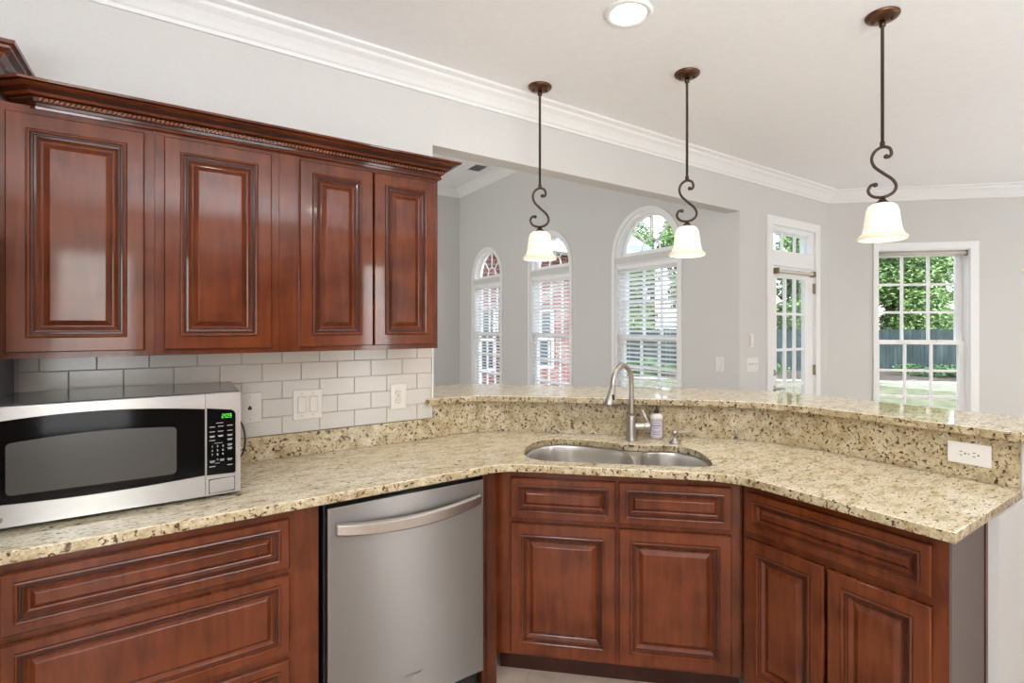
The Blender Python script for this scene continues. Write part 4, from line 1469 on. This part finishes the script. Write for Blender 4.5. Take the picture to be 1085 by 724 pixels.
def tree_proto(kind, seed):
    rg = random.Random(seed)
    c = MB()
    tr_ = MB()
    if kind == 'broad':
        for k in range(16):
            cc = (rg.uniform(-1.15, 1.15), rg.uniform(-0.9, 0.9), rg.uniform(1.4, 6.4))
            leaf_cloud(c, 1900, cc, (1.1, 0.95, 1.0), 0.085, seed * 31 + k)
            tr_.tube([(0, 0, 1.2), (cc[0] * 0.5, cc[1] * 0.5, cc[2] * 0.6), (cc[0], cc[1], cc[2] + 0.4)], [0.07, 0.04, 0.015], 6)
        tr_.tube([(0, 0, 0), (0.05, 0, 1.5), (-0.05, 0.05, 3.4), (0, 0, 6)], [0.17, 0.14, 0.10, 0.03], 8)
    elif kind == 'pine':
        tr_.tube([(0, 0, 0), (0.05, 0.02, 5), (-0.05, 0, 10), (0, 0, 15)], [0.19, 0.16, 0.11, 0.03], 8)
        for k in range(13):
            z = rg.uniform(5.0, 14.5)
            a = rg.uniform(0, 6.28)
            rr_ = rg.uniform(0.3, 1.6)
            cc = (rr_ * math.cos(a), rr_ * math.sin(a), z)
            leaf_cloud(c, 260, cc, (0.9, 0.9, 0.5), 0.13, seed * 17 + k)
            tr_.tube([(0, 0, z - 0.3), (cc[0], cc[1], z)], [0.05, 0.015], 5)
    else:
        for k in range(5):
            leaf_cloud(c, 420, (rg.uniform(-0.8, 0.8), rg.uniform(-0.4, 0.4), rg.uniform(0.1, 0.25)), (0.55, 0.5, 0.22), 0.05, seed * 13 + k)
        tr_.tube([(0, 0, 0), (0.02, 0, 0.3)], [0.03, 0.01], 6)
    return c, tr_


protos = {}
for kind, seed in (('broad', 1), ('broad', 2), ('pine', 3), ('pine', 4), ('low', 5)):
    c, tr_ = tree_proto(kind, seed)
    nm = {'broad': 'leafy_tree', 'pine': 'pine_tree', 'low': 'ground_shrub'}[kind]
    root = thing(nm, 'x', 'x', (0, 0, -50))
    c.build('foliage', {'broad': M['leaf'], 'pine': M['leaf_blue'], 'low': M['leaf_ivy']}[kind], root)
    tr_.build('trunk', M['bark'], root)
    protos.setdefault(kind, []).append(root)
used = set()


def plant(kind, idx, u, vv, s, rot, label, cat, group, world=None):
    src = protos[kind][idx]
    if src.name in used:
        r_ = src.copy()
        COL.objects.link(r_)
        for ch in src.children:
            q = ch.copy()
            COL.objects.link(q)
            q.parent = r_
    else:
        r_ = src
        used.add(src.name)
    p = (U * u + V * vv) if world is None else Vector(world)
    r_.location = (p.x, p.y, GZ)
    r_.rotation_euler = (0, 0, R(rot))
    r_.scale = (s, s, s)
    tag(r_, label, cat, group)


i = 0
for u in [-22.7 + 4.4 * q for q in range(11)]:
    lab = 'dense leafy tree rising behind the dark fence'
    plant('broad', i % 2, u, FD + 2.7, 0.98 + 0.05 * (i % 3), 180 * (i % 3 == 1), lab, 'tree', 'leafy trees behind the fence')
    i += 1
for q in range(8):
    plant('broad', (q + 1) % 2, -17.8 + 5.4 * q, FD + 7.4, 1.22 + 0.04 * (q % 3), 180 * (q % 2), 'taller leafy tree in the second row behind the dark fence', 'tree', 'second row of leafy trees behind the fence')
for k, u in enumerate((-21, -15.5, -10, -4.5, 1, 6.5, 12, 17.5)):
    plant('pine', k % 2, u, FD + 12.5, 0.95 + 0.05 * (k % 3), 67 * k, 'tall thin pine tree behind the leafy trees', 'tree', 'pine trees behind the fence')
for k in range(16):
    plant('low', 0, -15 + k * 1.95 + (k % 2) * 0.5, FD - 1.2 - (k % 3) * 0.8, 0.8 + 0.25 * (k % 3), 50 * k, 'low green shrub growing in the bed before the dark fence', 'shrub', 'low shrubs in front of the fence')

# brick wing of the house outside the arched windows
bw = thing('brick_house_wing', 'red brick wing of the house with white trimmed windows, seen through the blinds', 'building', (3.78, 7.72, GZ))
BLn = 3.35
shape('brick_wall', M['brick'], rect(0, BLn, 0, 3.35), [rect(0.30, 0.62, 1.1, 2.2), rect(1.1, 1.85, 1.1, 2.2)], th=0.25, vertical=True, z0=0.0, parent=bw)
for a, b in ((0.30, 0.62), (1.1, 1.85)):
    f = shape('window', M['trim'], rect(a, b, 1.1, 2.2), [rect(a + 0.05, b - 0.05, 1.15, 1.63), rect(a + 0.05, b - 0.05, 1.68, 2.15)], th=0.05, vertical=True, z0=0.05, parent=bw)
    MB().box(a + 0.03, b - 0.03, 0.08, 0.09, 1.12, 2.18).build('pane', M['dark_pane'], f)
MB().box(BLn - 0.25, BLn, 0.25, 6, 0, 3.35).build('side_wall', M['brick'], bw)
MB().box(0, BLn + 0.45, -0.45, 0.30, 3.20, 3.24).build('soffit', M['soffit'], bw)
MB().box(0, BLn + 0.45, -0.48, -0.45, 3.18, 3.36).build('fascia', M['trim'], bw)
rf = MB()
rf.loft([[(0, -0.5, 3.36), (0, 4.0, 5.9), (0, 4.0, 5.98), (0, -0.5, 3.44)], [(BLn + 0.5, -0.5, 3.36), (BLn + 0.5, 4.0, 5.9), (BLn + 0.5, 4.0, 5.98), (BLn + 0.5, -0.5, 3.44)]], cap0=True, cap1=True)
rf.build('roof', M['shingle'], bw)
MB().box(0.66, 0.74, -0.07, -0.01, 0.1, 3.2).build('downspout', M['soffit'], bw)
